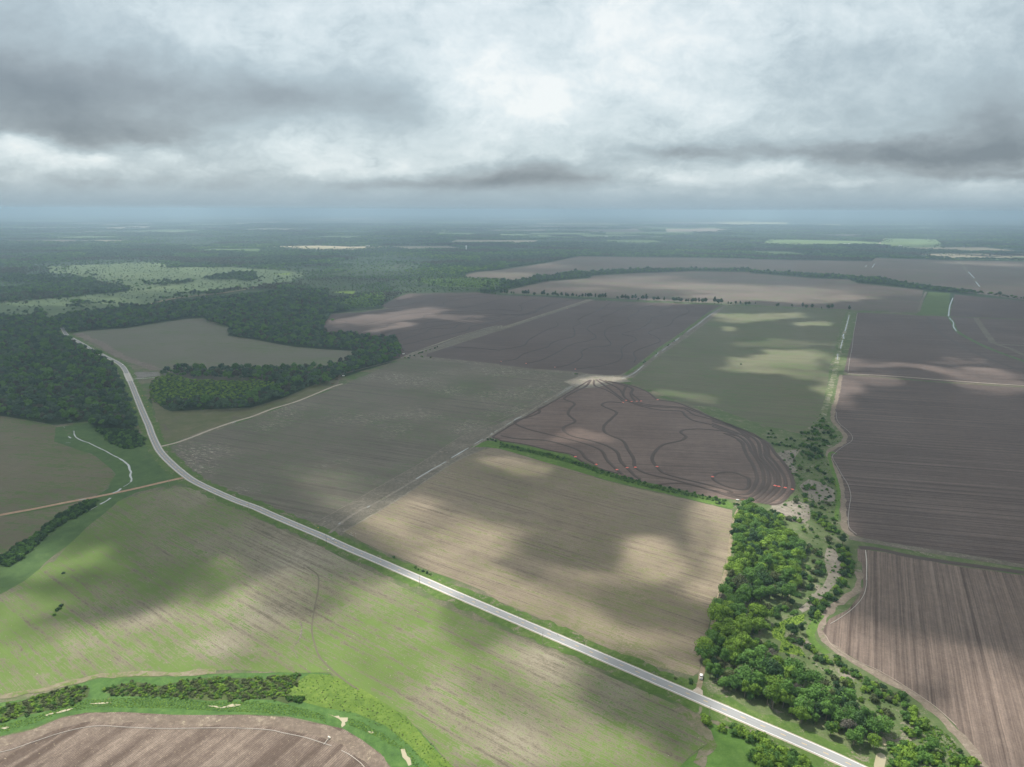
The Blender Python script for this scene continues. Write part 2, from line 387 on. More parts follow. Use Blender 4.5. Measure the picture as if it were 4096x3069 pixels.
dark_field = field_mat('dark_field', [(.062, .048, .043), (.089, .069, .062), (.130, .103, .090)], dirF, (260, 9, .30), (180, .35), (3.0, .15))
mauve_field = field_mat('mauve_field', [(.080, .063, .055), (.116, .092, .080), (.175, .143, .120)], dirF, (500, 25, .30), (380, .40), (5.0, .12), green=((.085, .095, .055), .62, .85))
soil_field = field_mat('soil_field', [(.052, .040, .036), (.100, .078, .070), (.168, .134, .117)], dirJ, (520, 2.6, .70), (160, .25), (1.6, .25), tram=(13, .22, .16))
plough_field = field_mat('plough_field', [(.070, .052, .044), (.135, .104, .087), (.215, .168, .138)], dirK, (300, 3.2, .50), (130, .30), (1.4, .30), tram=(17, .22, .14), rows=(1.9, .05), fleck=((.36, .28, .18), .76, 1.8))
verge = grass_mat('verge', (.040, .075, .018), (.070, .120, .026), (.13, .16, .06), 5, (.17, .155, .11), .555)
verge_bright = grass_mat('verge_bright', (.050, .095, .020), (.080, .140, .028), (.13, .20, .045), 5, (.15, .14, .09), .64)
lime_ground = grass_mat('lime_ground', (.052, .092, .018), (.088, .142, .026), (.14, .195, .040), 6, fine=.8)
reed = grass_mat('reed', (.032, .066, .020), (.058, .118, .030), (.10, .165, .045), 5, (.12, .12, .06), .66, .8)
scrub_ground = grass_mat('scrub_ground', (.045, .080, .024), (.085, .115, .045), (.16, .155, .10), 10, (.205, .18, .145), .56)
marsh = grass_mat('marsh', (.062, .095, .048), (.098, .138, .068), (.15, .18, .10), 45, (.07, .085, .05), .60, 9)
mud = grass_mat('mud', (.078, .071, .055), (.130, .117, .092), (.22, .20, .162), 4, (.25, .225, .185), .60)
pale_mud = grass_mat('pale_mud', (.11, .10, .08), (.19, .17, .14), (.29, .26, .22), 5, (.08, .12, .04), .58)
dirt = grass_mat('dirt', (.25, .165, .115), (.34, .225, .155), (.42, .29, .21), 6, (.22, .15, .11), .66)
gravel = grass_mat('gravel', (.26, .225, .185), (.36, .315, .26), (.45, .40, .34), 6, (.20, .17, .13), .68)
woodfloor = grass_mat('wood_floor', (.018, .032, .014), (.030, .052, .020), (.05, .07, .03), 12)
lime_grass = grass_mat('lime_grass', (.075, .125, .020), (.13, .20, .028), (.18, .26, .04), 5)
dark_strip = plain('wet_soil', (.062, .047, .040), .85, .25, .6)
water_m = plain('muddy_water', (.30, .27, .18), .25, .04, .3, spec=.5)
white_water = plain('pale_water', (.33, .345, .33), .12, .05, .3, spec=.6)
pond_m = plain('pond', (.20, .25, .26), .1, .1, .3, spec=.6)

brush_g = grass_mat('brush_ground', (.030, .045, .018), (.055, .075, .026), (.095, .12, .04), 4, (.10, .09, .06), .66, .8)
pl_ground = grass_mat('plantation_ground', (.050, .100, .030), (.080, .145, .036), (.12, .19, .05), 40, fine=8)
# polygons of the cultivated land, traced on the ground
POLY = {}
def fld(name, spec, mat, z, jit=1.2, label=None, key=None):
    P_ = pts(spec); POLY[key or label or name] = P_
    return poly(name, P_, z, mat, jit, label=label, seed=len(POLY) * 3.7)
fld('field', 'C2 1650,1657 1600,1600 1500,1480 1400,1370 1300,1300 1200,1200 1000,1110 850,1040 700,950 650,890 400,895 100,880; C1 1900,870 1600,885 1300,910 900,920 700,925 500,985 300,1040 0,1100; S -400,2860 -500,2480; C1 0,260 200,150 400,0; B1 480,1657 600,1500 760,1360 1040,1120 1250,1050 1600,990 1700,1000 1800,1030 2000,1110 2209,1215; B2 100,1280 350,1400 500,1470 700,1560 870,1640; C2 1050,110 1300,230 1500,330 1900,500; C3 0,540 200,620 400,710 600,800 900,930 1200,1060 1400,1150 1500,1230 1650,1330 1720,1450 1560,1560 1450,1657; S 2640,3250 1850,3250', green_field, .10, label='green streaked crop field south of the highway', key='F1')
fld('field', 'C1 0,1410 250,1350 500,1250 700,1215 1000,1215 1400,1235 2200,1240; C2 0,1240 300,1250 600,1310 740,1350 900,1440 1050,1540 1150,1657; S 1650,3350 -600,3400 -400,3000', brown_rows, .10, label='ploughed brown field with fine furrows at the bottom left', key='F2')
fld('field', 'B1 -900,330 0,362 200,392 490,460 480,590 650,650 850,720 950,800 1010,880 960,970 900,1050 600,1110 0,1230 -900,1420', left_field, .10, label='olive field beside the stream at the left', key='L1')
fld('field', 'B1 -900,1450 0,1262 600,1148 780,1100 700,1165 540,1290 350,1400 200,1490 100,1540 0,1600 -900,2000', left_field, .10, label='grey brown field below the red dirt road', key='L2')
fld('field', 'B1 1450,655 1850,512 2209,392; B2 0,395 200,318 400,255 600,175 830,95 960,20; A2 1000,1560 1250,1450 1330,1415 1500,1408 2209,1474; A3 0,1484 300,1512 600,1532 720,1562; B3 735,15 600,125 350,235 0,425; B2 1900,525 1500,785 1250,925 1100,1005 900,1125 580,1305 400,1290 200,1200 0,1090; B1 2209,1090 2000,1010 1850,950 1700,850 1560,700 1500,640', grey_field, .10, label='large grey field between the gravel lane and the muddy track', key='A')
fld('field', 'B2 830,1385 1000,1285 1300,1105 1600,905 1800,775 2000,685 2130,645; B3 0,660 250,720 500,800 800,890 1000,950 1200,1000 1600,1088 1850,1148 2050,1195 2055,1205 2040,1500 1990,1657; C3 1820,0 1795,130 1735,300 1690,480 1640,700 1600,880 1550,920 1400,880 1200,830 1000,750 800,660 500,540 300,440 0,320; C2 1900,230 1500,85 1300,0; B2 1250,1590 1000,1480 900,1420', tan_field, .10, label='sunlit tan field north of the highway', key='B')
fld('field', 'B3 800,38 700,95 620,150 350,300 150,415 0,505; B2 2150,545; B3 0,582 200,606 600,698 870,818 1050,886 1250,936 1500,990 1800,1066 2000,1095 2209,1115; D1 250,1210 400,1218 600,1225 760,1250 880,1240 960,1200 1050,1110 1095,1050 1100,990 1085,890 1030,770 950,660 880,570 820,520 770,440 720,385 600,330 400,240 200,150 0,70; B3 1700,300 1550,240 1400,215 1290,140 1150,90 950,50 870,36', rice_field, .10, label='brown field crossed by curving dark levees', key='Cf')
fld('field', 'A1 620,1188 780,1155 1100,1135 1400,1088 1650,1050 1800,1045 1830,1085 1950,1110 2035,1135 2010,1200 2100,1225; A2 0,1228 200,1265 400,1300 600,1318 950,1338 850,1400 700,1500 0,1620; A1 1500,1600 1400,1500 1200,1425 1000,1372 850,1280 720,1210', wood_field, .10, label='green grey field enclosed by woods', key='D')
fld('field', 'A2 620,1230 650,1185 635,1120 720,1010 1000,990 1230,962 1165,935 1300,862 1400,828 2000,818 2209,842; A3 0,842 400,856 760,882 650,930 0,1125; A2 2209,1105 1900,1190 1450,1338 1330,1400 1100,1400 900,1300', dark_field, .10, label='dark field with wavy levees beyond the woods', key='E')
fld('field', 'A3 0,1158 820,888 1950,932 1900,985 1700,1105 1400,1305 1130,1515 1050,1548 850,1548 700,1520 300,1492 0,1458; A2 2209,1452 1900,1420 1560,1385 1560,1362 1800,1285 2209,1155', dark_field, .10, label='large dark field in the middle distance', key='F')
fld('field', 'A3 1990,942 2209,938; A4 0,862 400,878 785,892 740,970 690,1180 640,1340 625,1480 600,1570; B4 600,170 588,240 555,330 495,410 400,463 200,428 100,408 0,368; B3 2000,330 1900,285 1700,270 1500,205 1400,160 1150,65 1120,35; A3 1160,1590 1400,1385 1650,1218 1850,1065', olive_field, .10, label='olive green field in the right middle', key='Gf')
fld('field', 'A3 60,800 400,722 800,692 810,672 1200,647 1700,632 2209,640; A4 0,592 500,632 790,642 870,672 1400,727 1355,912 850,888 0,846; A3 2209,918 1900,912 1300,888 900,862 0,822', mauve_field, .12, label='wide mauve brown field beyond the tree row', key='H1')
fld('field', 'A2 2209,700 2000,702 1865,675 2000,638; A3 0,620 400,560 700,500 1290,508 2209,520; A4 0,480 980,497 1010,470 1650,490 2209,497 2700,500 2700,860 2209,808 1900,765 1700,742 1200,652 750,602 0,562; A3 2209,608 900,625 650,650 300,700 100,720', mauve_field, .12, label='farthest mauve brown fields below the far forest', key='H2')
fld('field', 'A4 1440,742 1615,752 1592,935 1350,918', grass_mat('green_plot', (.055, .085, .032), (.075, .115, .038), (.10, .14, .05), 30), .14, label='green rectangular plot between brown fields', key='H3')
fld('field', 'A4 1650,762 2209,815 2900,880 2900,990 2209,962 1610,940', dark_field, .14, label='dark field right of the green plot', key='H4')
fld('field', 'A4 865,905 1420,935 1600,942 2209,965 2900,995 2900,1560 2209,1503 1500,1462 805,1405 760,1378 800,1200 845,1050', soil_field, .10, label='brown field between two lanes at the right', key='I')
fld('field', 'A4 745,1412 800,1412 1500,1470 2209,1512 2900,1575; B4 2900,1650 2209,1548 1500,1425 1100,1362 900,1312 800,1285 770,1225 758,1130 752,1000 742,900 702,770 662,690 642,640 662,600 752,552 777,502 742,442 682,380 662,320 692,220 728,60', soil_field, .10, label='big dark brown field with fine horizontal rows', key='J')
fld('field', 'B4 860,1400 1000,1420 1300,1475 1700,1545 2209,1612 3000,1740; S 5200,3400 4100,3300; C4 1900,1657 1850,1560 1750,1450 1640,1310 1500,1175 1300,1045 1100,925 950,845 760,745 620,645 575,560 640,462 780,385 860,290 905,180 900,0; B4 870,1500', plough_field, .10, label='ploughed field with long rows at the lower right', key='K')
fld('meadow', 'A1 430,590 600,580 900,570 1300,550 1440,560 1480,600 1900,590 2209,605 2700,640 2600,700 2209,790 2000,800 1500,880 1350,912 1100,960 800,1000 400,1040 0,1030 -600,1040 -600,940 0,910 300,890 620,858 850,830 1130,808 1100,775 850,735 840,705 600,655 430,640', marsh, .10, 30, label='pale green wet meadow dotted with bushes', key='Marsh')
fld('meadow', 'A2 700,925 900,870 1050,840 1160,835 1190,880 1100,940 800,945', pl_ground, .12, 12, label='bright green young plantation beyond the woods', key='Y1')
fld('meadow', 'A2 1500,703 2100,692 2209,715; A3 60,740; A2 2030,775 1700,765 1450,715', pl_ground, .12, 12, label='lime green clearing near the far field corner', key='Y2')
fld('meadow', 'A2 680,812 930,806 905,832', lime_grass, .12, 2, key='Y3'); fld('meadow', 'A2 200,658 360,642 345,662', lime_grass, .12, 2, key='Y4')
fld('meadow', 'A4 165,318 900,333 1050,345 1085,312 1500,316 1550,360 1545,395 1200,388 1000,368 730,368 85,352', grass_mat('far_meadow', (.09, .14, .055), (.12, .18, .07), (.18, .22, .10), 160, fine=30), .12, 8, label='sunlit green meadow in the far right distance', key='Fm')
fld('meadow', 'A4 1200,452 2209,452 2800,455 2800,488 2209,487 1650,482', grass_mat('far_meadow_dark', (.08, .13, .05), (.10, .15, .06), (.14, .18, .08), 120, fine=30), .12, 8, key='Fm2')
fld('clearing', 'A2 175,412 600,404 900,414 1240,409 900,442 640,446 400,428', grass_mat('sand', (.22, .22, .12), (.27, .24, .16), (.44, .36, .26), 90, fine=20), .12, 8, label='sandy clearing in the far forest', key='Sand')
farf = grass_mat('far_field', (.26, .21, .17), (.33, .27, .22), (.40, .34, .27), 500, fine=80)
farg = grass_mat('far_grain', (.34, .33, .20), (.40, .39, .24), (.46, .45, .30), 500, fine=80)
for k_, (sp_, mt_) in enumerate([('A3 1140,257 1200,246 1850,250 2050,264 1830,289 1470,283 1460,262', farf), ('A3 1820,201 2209,190; A4 0,178 300,181 298,196 0,194; A3 2209,222 1850,215', farg),
              ('A1 880,247 1180,236 1460,232 1300,248', farf), ('A1 1970,216 2209,203; A2 300,186 200,205 0,213', farf), ('A2 370,175 700,161 1200,156 850,173', farf),
              ('A2 1990,174 2130,171; A3 800,163 400,176', farf), ('A4 500,196 740,197 700,202', farg), ('A3 1000,262 1300,258 1200,266', farf), ('A4 1400,186 1480,188 1450,192', farg)]):
    fld('field', sp_, mt_, .12, 10, key='far%d' % k_)
frng = random.Random(12); NCL = 0
clm = [grass_mat('clearing_green', (.09, .14, .055), (.12, .18, .07), (.16, .21, .09), 200, fine=40), grass_mat('clearing_tan', (.20, .18, .12), (.26, .23, .16), (.33, .28, .20), 200, fine=40), grass_mat('clearing_brown', (.11, .09, .075), (.15, .12, .10), (.19, .15, .12), 200, fine=40)]
for k_ in range(70):
    yy = frng.uniform(4300, 15000) if k_ % 3 else frng.uniform(9000, 26000); xx = frng.uniform(-.74, .74) * yy; L_ = frng.uniform(.02, .085) * yy; D_ = frng.uniform(.025, .07) * yy; an = frng.uniform(-.25, .25)
    q4 = []
    for a_, b_ in ((-1, -1), (1, -1), (1, 1), (-1, 1)):
        u_, v_ = a_ * L_ * frng.uniform(.6, 1.1), b_ * D_ * frng.uniform(.5, 1.1); q4.append((xx + u_ * math.cos(an) - v_ * math.sin(an), yy + u_ * math.sin(an) + v_ * math.cos(an)))
    if any(inside(np.array([p[0]]), np.array([p[1]]), POLY[k2])[0] for p in q4 + [(xx, yy)] for k2 in ('H1', 'H2', 'E', 'F', 'Marsh', 'Fm', 'Sand')): continue
    if yy < 6500 and -900 < xx < 2600 and yy < 5200: continue
    POLY['cl%d' % NCL] = q4; poly('clearing', q4, .13, clm[frng.choice((0, 0, 1, 2))], 14, label='small field in the far forest', seed=k_); NCL += 1
# strips of rough ground between the fields
fld('verge', 'B2 560,1310 900,1120 1250,920 1600,700 1900,520 2209,398; B3 350,240 700,25 800,5 830,30 700,100 350,305 0,510; B2 2150,600 1850,780 1500,985 1150,1190 900,1330 800,1420 640,1400', mud, .05, 2, label='muddy strip between two fields')
fld('verge', 'A2 1330,1400 1500,1325 1900,1182 2209,1098; A3 0,1118 500,965 760,876 840,882 700,935 300,1060 0,1165; A2 2209,1165 1800,1290 1600,1355 1620,1385 2209,1440; A3 0,1455 400,1490 700,1515 950,1545 1150,1510 1700,1090 1950,925 2010,935 1900,1050 1600,1270 1350,1450 1200,1570 1000,1600 700,1570 0,1500; A2 2209,1485 1500,1412', mud, .05, 2, label='grassy banks of the field drains')
fld('junction', 'B3 560,60 760,-10 900,0 1100,30 1150,60 1000,75 860,110 700,120', pale_mud, .115, 2, label='bare tan dirt at the field crossing', key='Jn')
for sp_, w_, mt_, lb_ in (('B2 700,1400 900,1240 1150,1110 1400,965 1600,850 1800,740 2000,622 2209,480; B3 200,360 500,175 720,40', 3.0, pale_mud, 'pale wheel track in the muddy strip'), ('B2 585,1303 900,1125 1250,925 1500,785 1900,525 2209,395; B3 350,235 600,125 735,15', .8, pale_mud, 'thin pale line along the grey field edge'), ('B2 820,1390 1000,1285 1300,1105 1600,905 1800,775 2000,680', 2.0, pale_mud, 'pale verge line along the tan field')):
    struct(ribbon('path', smooth(pts(sp_), 5), [(-w_ / 2, 0), (w_ / 2, 0)], mt_, 2.5, .8, z0=.125 + .004 * w_), lb_)
fld('verge', 'D1 1480,0 1520,-60; A4 600,1570 640,1340 700,1180 745,960 790,890 860,900 850,1050 800,1200 755,1400; B4 740,0 690,220 660,320 690,400 760,470 760,540 650,610 650,690 700,780 750,930 755,1150 775,1260 850,1320 2209,1570 2209,1605 1300,1465 880,1400; C4 890,180 850,300 760,390 620,470 570,560 600,640 750,745 1000,870 1300,1045 1500,1175 1640,1320 1850,1570 1900,1657; S 3900,3300 3200,3300; C4 900,1657 700,1590 0,1240; C3 1640,1080 1650,900 1750,400 1850,0; B3 2060,1180 1700,1060 2209,1110; D1 900,1250 1100,1060 1100,900 950,650 750,420 0,60; B3 1700,270 1900,280 2100,320; B4 100,420 400,470 560,350 600,200', scrub_ground, .04, 2, label='scrubby creek bottom between the fields', key='creek')
fld('verge', 'B3 0,590 250,632 600,708 870,826 1250,945 1600,1025 2000,1105 2060,1150 2050,1190 1600,1082 1000,945 500,800 0,655; B2 2100,640 1950,640 2100,580', verge_bright, .13, 1, label='grassy ditch bank between the levee field and the tan field')
fld('verge', 'C1 0,1140 300,1090 600,1000 850,930 1300,930 1900,890; C2 100,890 450,892 640,900 800,1000 1000,1100 1250,1250 1400,1400 1500,1500 1640,1657; S 1850,3250 1600,3250; C2 1150,1657 1050,1540 900,1440 740,1350 600,1310 300,1250 0,1240; C1 1400,1235 1000,1215 700,1215 500,1250 250,1350 0,1412; S -400,3010 -400,2850', reed, .06, 1.5, label='reedy green ditch along the ploughed field')
fld('meadow', 'C2 270,1040 480,895 640,905 760,960 1000,1105 1250,1250 1400,1400 1500,1500 1660,1657; S 1850,3200; C2 1450,1657 1300,1480 1100,1330 850,1230 600,1170 420,1120', lime_ground, .12, 1.5, label='bright lime green grass beside the ditch', key='lime')
fld('verge', 'B1 490,460 700,440 760,420 1150,520 1280,620 1420,720 1600,880 1640,930 1200,1040 1060,1110 760,1360 600,1500 400,1657; C1 200,150 0,260; S -300,2380; B1 -100,1700 350,1400 700,1160 960,1000 1010,880 950,790 800,700 650,650 480,590', grass_mat('stream_grass', (.038, .072, .024), (.060, .105, .034), (.09, .14, .045), 12, (.12, .105, .07), .64), .05, 2, label='grassy low ground along the stream')
fld('verge', 'B1 1310,90 1360,330 1440,600 1500,600 1850,480 2209,368; B2 0,365 200,300 400,240 800,70 700,20 560,90 300,200 0,290; B1 1500,320 1440,300', grass_mat('corner_field', (.065, .085, .030), (.105, .108, .055), (.15, .135, .09), 22, (.10, .085, .065), .58), .06, 2, label='rough grassy corner beside the gravel lane')
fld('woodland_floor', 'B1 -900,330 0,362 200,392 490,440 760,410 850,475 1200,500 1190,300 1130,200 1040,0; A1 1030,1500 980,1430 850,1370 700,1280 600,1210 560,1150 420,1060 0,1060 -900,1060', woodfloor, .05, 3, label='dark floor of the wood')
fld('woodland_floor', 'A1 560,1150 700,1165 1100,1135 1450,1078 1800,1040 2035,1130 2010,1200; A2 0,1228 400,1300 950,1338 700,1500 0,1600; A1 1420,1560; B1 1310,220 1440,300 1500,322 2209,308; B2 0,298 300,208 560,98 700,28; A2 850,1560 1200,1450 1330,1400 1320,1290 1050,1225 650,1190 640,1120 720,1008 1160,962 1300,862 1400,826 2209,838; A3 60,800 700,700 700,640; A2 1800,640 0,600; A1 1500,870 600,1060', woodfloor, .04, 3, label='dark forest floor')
fld('meadow', 'C3 1720,1460 1650,1330 1500,1230; C3 2209,1480; C4 0,1340 200,1420 700,1657; S 3350,3300 2640,3300; C3 1450,1657 1560,1560', grass_mat('corner_grass', (.045, .10, .022), (.075, .145, .03), (.11, .19, .045), 8, (.16, .14, .10), .68), .05, 1, label='green grass corner below the highway at the right')
fld('patch', 'D2 900,1310 1000,1240 1150,1160 1330,1120 1320,1200 1240,1260 1080,1320 1070,1420 1150,1500 1280,1560 1330,1657 1000,1600 1040,1480 930,1420', lime_grass, .12, 1, label='yellow green weed patch in the creek bottom')
fld('sandbar', 'D2 1220,1060 1400,900 1560,780 1630,640 1560,420 1590,290 1700,330 1740,420 1820,600 1720,740 1620,860 1500,980 1280,1110', pale_mud, .11, 1.5, label='pale dry creek bed')
fld('sandbar', 'D1 860,560 960,510 1180,500 1100,600 1080,700 1150,800 1100,850 980,700 900,600', pale_mud, .11, 2, label='pale bare patch by the levee field corner')
fld('sandbar', 'D1 1300,900 1500,950 1640,1050 1640,1200 1400,1200 1250,1120 1180,1000', pale_mud, .11, 2, label='bare grey patch in the creek bottom')
fld('sandbar', 'D1 800,1260 1100,1180 1300,1250 1300,1440 1200,1500 1000,1450 850,1350', pale_mud, .11, 2, label='bare ground above the wood')

# drains, lanes and roads
def lane(name, spec, w, mat, z=.16, label=None, wj=.25, sm=6, kind='structure', step=5.0):
    P_ = smooth(pts(spec), sm)
    o = ribbon(name, P_, [(-w / 2, 0), (w / 2, 0)], mat, step, wj, z0=z, seed=len(label or name))
    return tag(o, label, kind=kind)
headc = grass_mat('headland_soil', (.11, .09, .07), (.185, .152, .12), (.27, .23, .185), 3, (.09, .12, .045), .60, .8)
lane('dirt_road', 'B1 -500,1345 0,1240 300,1185 600,1125 900,1068 1200,1005 1500,935 1630,908', 5.5, dirt, .20, 'reddish dirt road west of the highway', .12)
lane('verge', 'A1 690,1180 780,1225 900,1275 980,1335 1100,1395 1250,1450 1395,1502', 20, grass_mat('torn_soil', (.095, .085, .065), (.15, .125, .105), (.21, .18, .155), 9, (.10, .12, .06), .60), .13, 'torn brown margin of the enclosed field', .8)
lane('dirt_road', 'B1 1425,632 1550,602 1700,550 1850,490 2100,405 2209,375; B2 200,300 400,240 600,160 760,95 820,80', 5.0, gravel, .20, 'pale gravel lane from the highway to the tank clearing', .2)
lane('dirt_road', 'B2 760,95 785,40 800,0; A2 850,1530 1000,1490 1200,1440 1330,1402 1500,1335 1900,1200 2209,1112; A3 0,1135 500,975 790,885', 4.5, mud, .18, 'muddy lane along the wood and up the field edge', .3)
lane('dirt_road', 'A2 1345,1398 1500,1335 1900,1193 2209,1112; A3 0,1135 300,1040 500,975 700,910 800,880', 12, grass_mat('bank_pale', (.13, .12, .085), (.19, .17, .13), (.25, .225, .18), 8, (.08, .11, .04), .62), .17, 'pale grassy bank between the two dark levee fields', .3)
lane('dirt_road', 'C3 1590,1060 1620,980 1625,930 1670,760 1710,560 1760,330 1830,60; B3 2015,1657 2050,1400 2090,1220 2140,1165', 3.4, grass_mat('track', (.15, .12, .08), (.22, .18, .125), (.28, .23, .165), 4, (.10, .12, .05), .55), .18, 'narrow field track along the wood edge', .2)
lane('dirt_road', 'A4 790,1402 1100,1418 1500,1448 1900,1478 2209,1498 2800,1545', 3.6, gravel, .18, 'pale lane between the brown fields', .15)
lane('dirt_road', 'A1 1190,975 1260,945 1350,912 1550,870 1700,850 1900,830 2209,785 ; A2 100,765', 9, dirt, .18, 'red dirt road in the wet meadow', .3)
lane('dirt_road', 'A4 1040,360 1060,330 1100,305', 14, gravel, .2, 'pale road in the far meadow', .1)
lane('dirt_road', 'A4 785,890 870,905 1400,927 1600,940 2209,965 2900,992', 9, verge, .17, 'grassy bank line across the far fields', .2)
lane('path', 'A3 0,828 600,850 1000,880 1500,905 2000,930; A4 0,855 400,872 800,890', 14, verge, .17, 'grass strip under the row of trees', .2)
for sp_, w_, lb_ in (('A4 1640,490 1700,510 1750,580 1800,630 1850,700', 14, 'pale drain in the far right field'), ('A4 930,545 945,520', 10, 'pale drain near the forest corner'),
                     ('A4 1420,740 1380,830 1360,900', 8, 'drain beside the green plot')):
    lane('path', sp_, w_, mud, .18, lb_, .4)
lane('path', 'A4 1430,945 1480,1005 1545,1080 1650,1145 1800,1225 1950,1290 2180,1375 2400,1450', 9, dark_strip, .18, 'dark winding drain in the right field', .3)
lane('path', 'A4 1600,940 1640,1000 1660,1050 1750,1110 1900,1185 2050,1245 2209,1300 2500,1400', 10, grass_mat('drain_grass', (.05, .085, .035), (.075, .12, .045), (.10, .15, .06), 12), .19, 'green winding drain in the right field', .3)
lane('path', 'A4 1820,950 1880,1040 1940,1120 1990,1160 2209,1175', 14, mud, .19, 'pale drain corner at the far right', .3)
lane('path', 'A4 1990,1165 2100,1200 2209,1250 2500,1330', 12, mud, .185, 'pale drain slope at the far right', .3)
lane('path', 'B4 880,1395 1000,1400 1300,1465 1700,1525 2209,1595 2900,1690', 7, dark_strip, .19, 'dark furrow along the headland', .2)
lane('path', 'B4 800,1310 900,1330 1100,1365 1400,1415 1800,1475 2209,1545 2900,1640', 9, mud, .185, 'grey rough headland between the brown fields', .3)
lane('path', 'B4 735,0 700,180 668,300 670,370 720,430 765,490 745,550 650,605 630,640 655,710 700,790 735,900 745,1000 755,1130 770,1250 840,1310', 6, headc, .13, 'pale headland beside the big brown field', .8)
lane('path', 'B4 690,640 665,620 640,640 665,760 700,870 715,960 705,1080 690,1180', 4, verge_bright, .14, 'bright grass edge beside the big brown field', .5)
lane('path', 'C4 880,80 870,200 830,250 700,330 600,420 555,540 600,640 760,760 950,870 1200,1010 1400,1130 1600,1310 1800,1530 1880,1657', 6, headc, .14, 'pale edge of the ploughed field', .9)
lane('path', 'C4 560,420 500,520 480,600 540,680 620,740', 6, verge_bright, .15, 'light green bend of grass by the ploughed field', .4)
lane('path', 'C2 460,40 545,100 555,200 530,330 510,450 500,560 520,650 560,760 640,850 800,980 880,1030', 1.3, plain('rut', (.10, .09, .06), .9, .2, .8), .17, 'dark wheel track through the green field', .5)
lane('path', 'C2 520,380 620,300 760,210 860,160', .8, plain('rut_two', (.11, .10, .065), .9, .2, .8), .17, 'faint wheel track branching in the green field', .4)
lane('path', 'C2 405,480 420,530 400,620 355,690 385,780', .8, mud, .17, 'pale washed gully in the green field', 2.6, step=1.2)
lane('path', 'C1 0,1085 300,1040 600,965 760,925 1100,905 1500,900 1750,880', 5, grass_mat('headland', (.10, .11, .05), (.17, .15, .10), (.24, .21, .16), 3, (.10, .14, .035), .50, .8), .165, 'tan turning strip at the field edge', 1.1)
lane('path', 'C3 1440,1180 1600,1330 1720,1480 1600,1640', 7, grass_mat('headland_b', (.09, .10, .05), (.15, .135, .095), (.22, .19, .15), 4, (.085, .125, .03), .50, .8), .165, 'tan turning strip at the right end of the green field', 1.3)
lane('path', 'C1 -300,1560 0,1462 250,1398 500,1308 700,1262 1000,1260 1400,1282 2200,1292; C2 300,1306 600,1372 740,1418 880,1505 1000,1600 1080,1700', 9, grass_mat('straw_soil', (.095, .073, .058), (.145, .115, .092), (.26, .22, .165), 3, (.31, .265, .19), .60, .7), .13, 'unploughed straw littered margin of the furrowed field', .5)
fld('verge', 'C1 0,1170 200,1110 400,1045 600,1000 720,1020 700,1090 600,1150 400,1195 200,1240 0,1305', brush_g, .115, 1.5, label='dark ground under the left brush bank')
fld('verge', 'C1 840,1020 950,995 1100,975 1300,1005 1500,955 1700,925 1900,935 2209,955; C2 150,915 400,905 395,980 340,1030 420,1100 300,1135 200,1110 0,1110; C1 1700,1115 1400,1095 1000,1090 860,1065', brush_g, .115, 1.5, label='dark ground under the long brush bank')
# highway
road_pts = pts('A1 545,1130 560,1150 590,1195 620,1215 668,1240 740,1280 800,1315 860,1345 940,1388 990,1412 1060,1452 1100,1495 1130,1560 1160,1625; B1 1185,140 1215,215 1245,290 1285,385 1310,440 1342,530 1375,605 1405,663 1460,730 1530,797 1600,857 1690,925 1800,983 1950,1052 2110,1120; B2 45,1172 205,1243 350,1305 495,1367 640,1427 780,1492 911,1551 1067,1616; C2 1128,28 1284,96 1449,166 1621,241 1803,319 1996,401; C3 69,442 275,530 491,623 719,721 963,826 1219,936 1492,1053 1782,1178 2094,1314; C4 228,1384 396,1457 571,1533 752,1614; S 3580,3144 3900,3284 4300,3462')
ROAD = smooth(road_pts, 5)
def asphalt_mat():
    m, t, b = base_mat('asphalt', .85)
    p = t.new('ShaderNodeNewGeometry').outputs['Position']
    mp = t.new('ShaderNodeMapping'); t.put(mp.inputs[0], p); mp.inputs['Rotation'].default_value = (0, 0, -RD)
    s = t.noise(t.vm('MULTIPLY', mp.outputs[0], (1 / 60, 1 / .9, 0)), 1, 3, .6); n = t.noise(p, 2.5, 3, .7); bg = t.noise(p, 1 / 25, 3)
    v = t.m('ADD', t.m('MULTIPLY', s, .5), t.m('ADD', t.m('MULTIPLY', n, .2), t.m('MULTIPLY', bg, .3)))
    t.put(b.inputs['Base Color'], t.ramp(v, [(.3, (.215, .22, .225)), (.7, (.305, .31, .31))])); return m
asphalt = asphalt_mat(); paint_w = plain('white_paint', (.80, .80, .78), .6, .06, 1.0); paint_y = plain('yellow_paint', (.72, .46, .13), .6, .08, 1.0)
lane_verge = ribbon('verge', ROAD, [(-13, 0), (-9, -.0), (9, 0), (13, 0)], verge, 5, .35, z0=.13); struct(lane_verge, 'mown grass verges of the highway')
struct(ribbon('shoulder', ROAD, [(-4.9, 0), (-4.2, .12), (4.2, .12), (4.9, 0)], gravel, 4, .04, z0=.15), 'gravel shoulder of the highway')
struct(ribbon('road', ROAD, [(-4.0, 0), (0, .05), (4.0, 0)], asphalt, 4, z0=.29), 'grey two lane highway')
for s_ in (-1, 1):
    struct(ribbon('road_marking', offset(resample(ROAD, 4), s_ * 3.55), [(-.16, 0), (.16, 0)], paint_w, 4, z0=.315), 'white edge line of the highway')
RP = resample(ROAD, .6096 * 1)
Lr = np.r_[0, np.cumsum(np.linalg.norm(np.diff(RP, axis=0), axis=1))]
p0 = np.array(pts('C2 1128,28')[0]); k0 = np.argmin(np.linalg.norm(RP - p0, axis=1)); s0 = Lr[k0]
vs, fs = [], []
s = s0 - 12.19 * int(s0 / 12.19) 
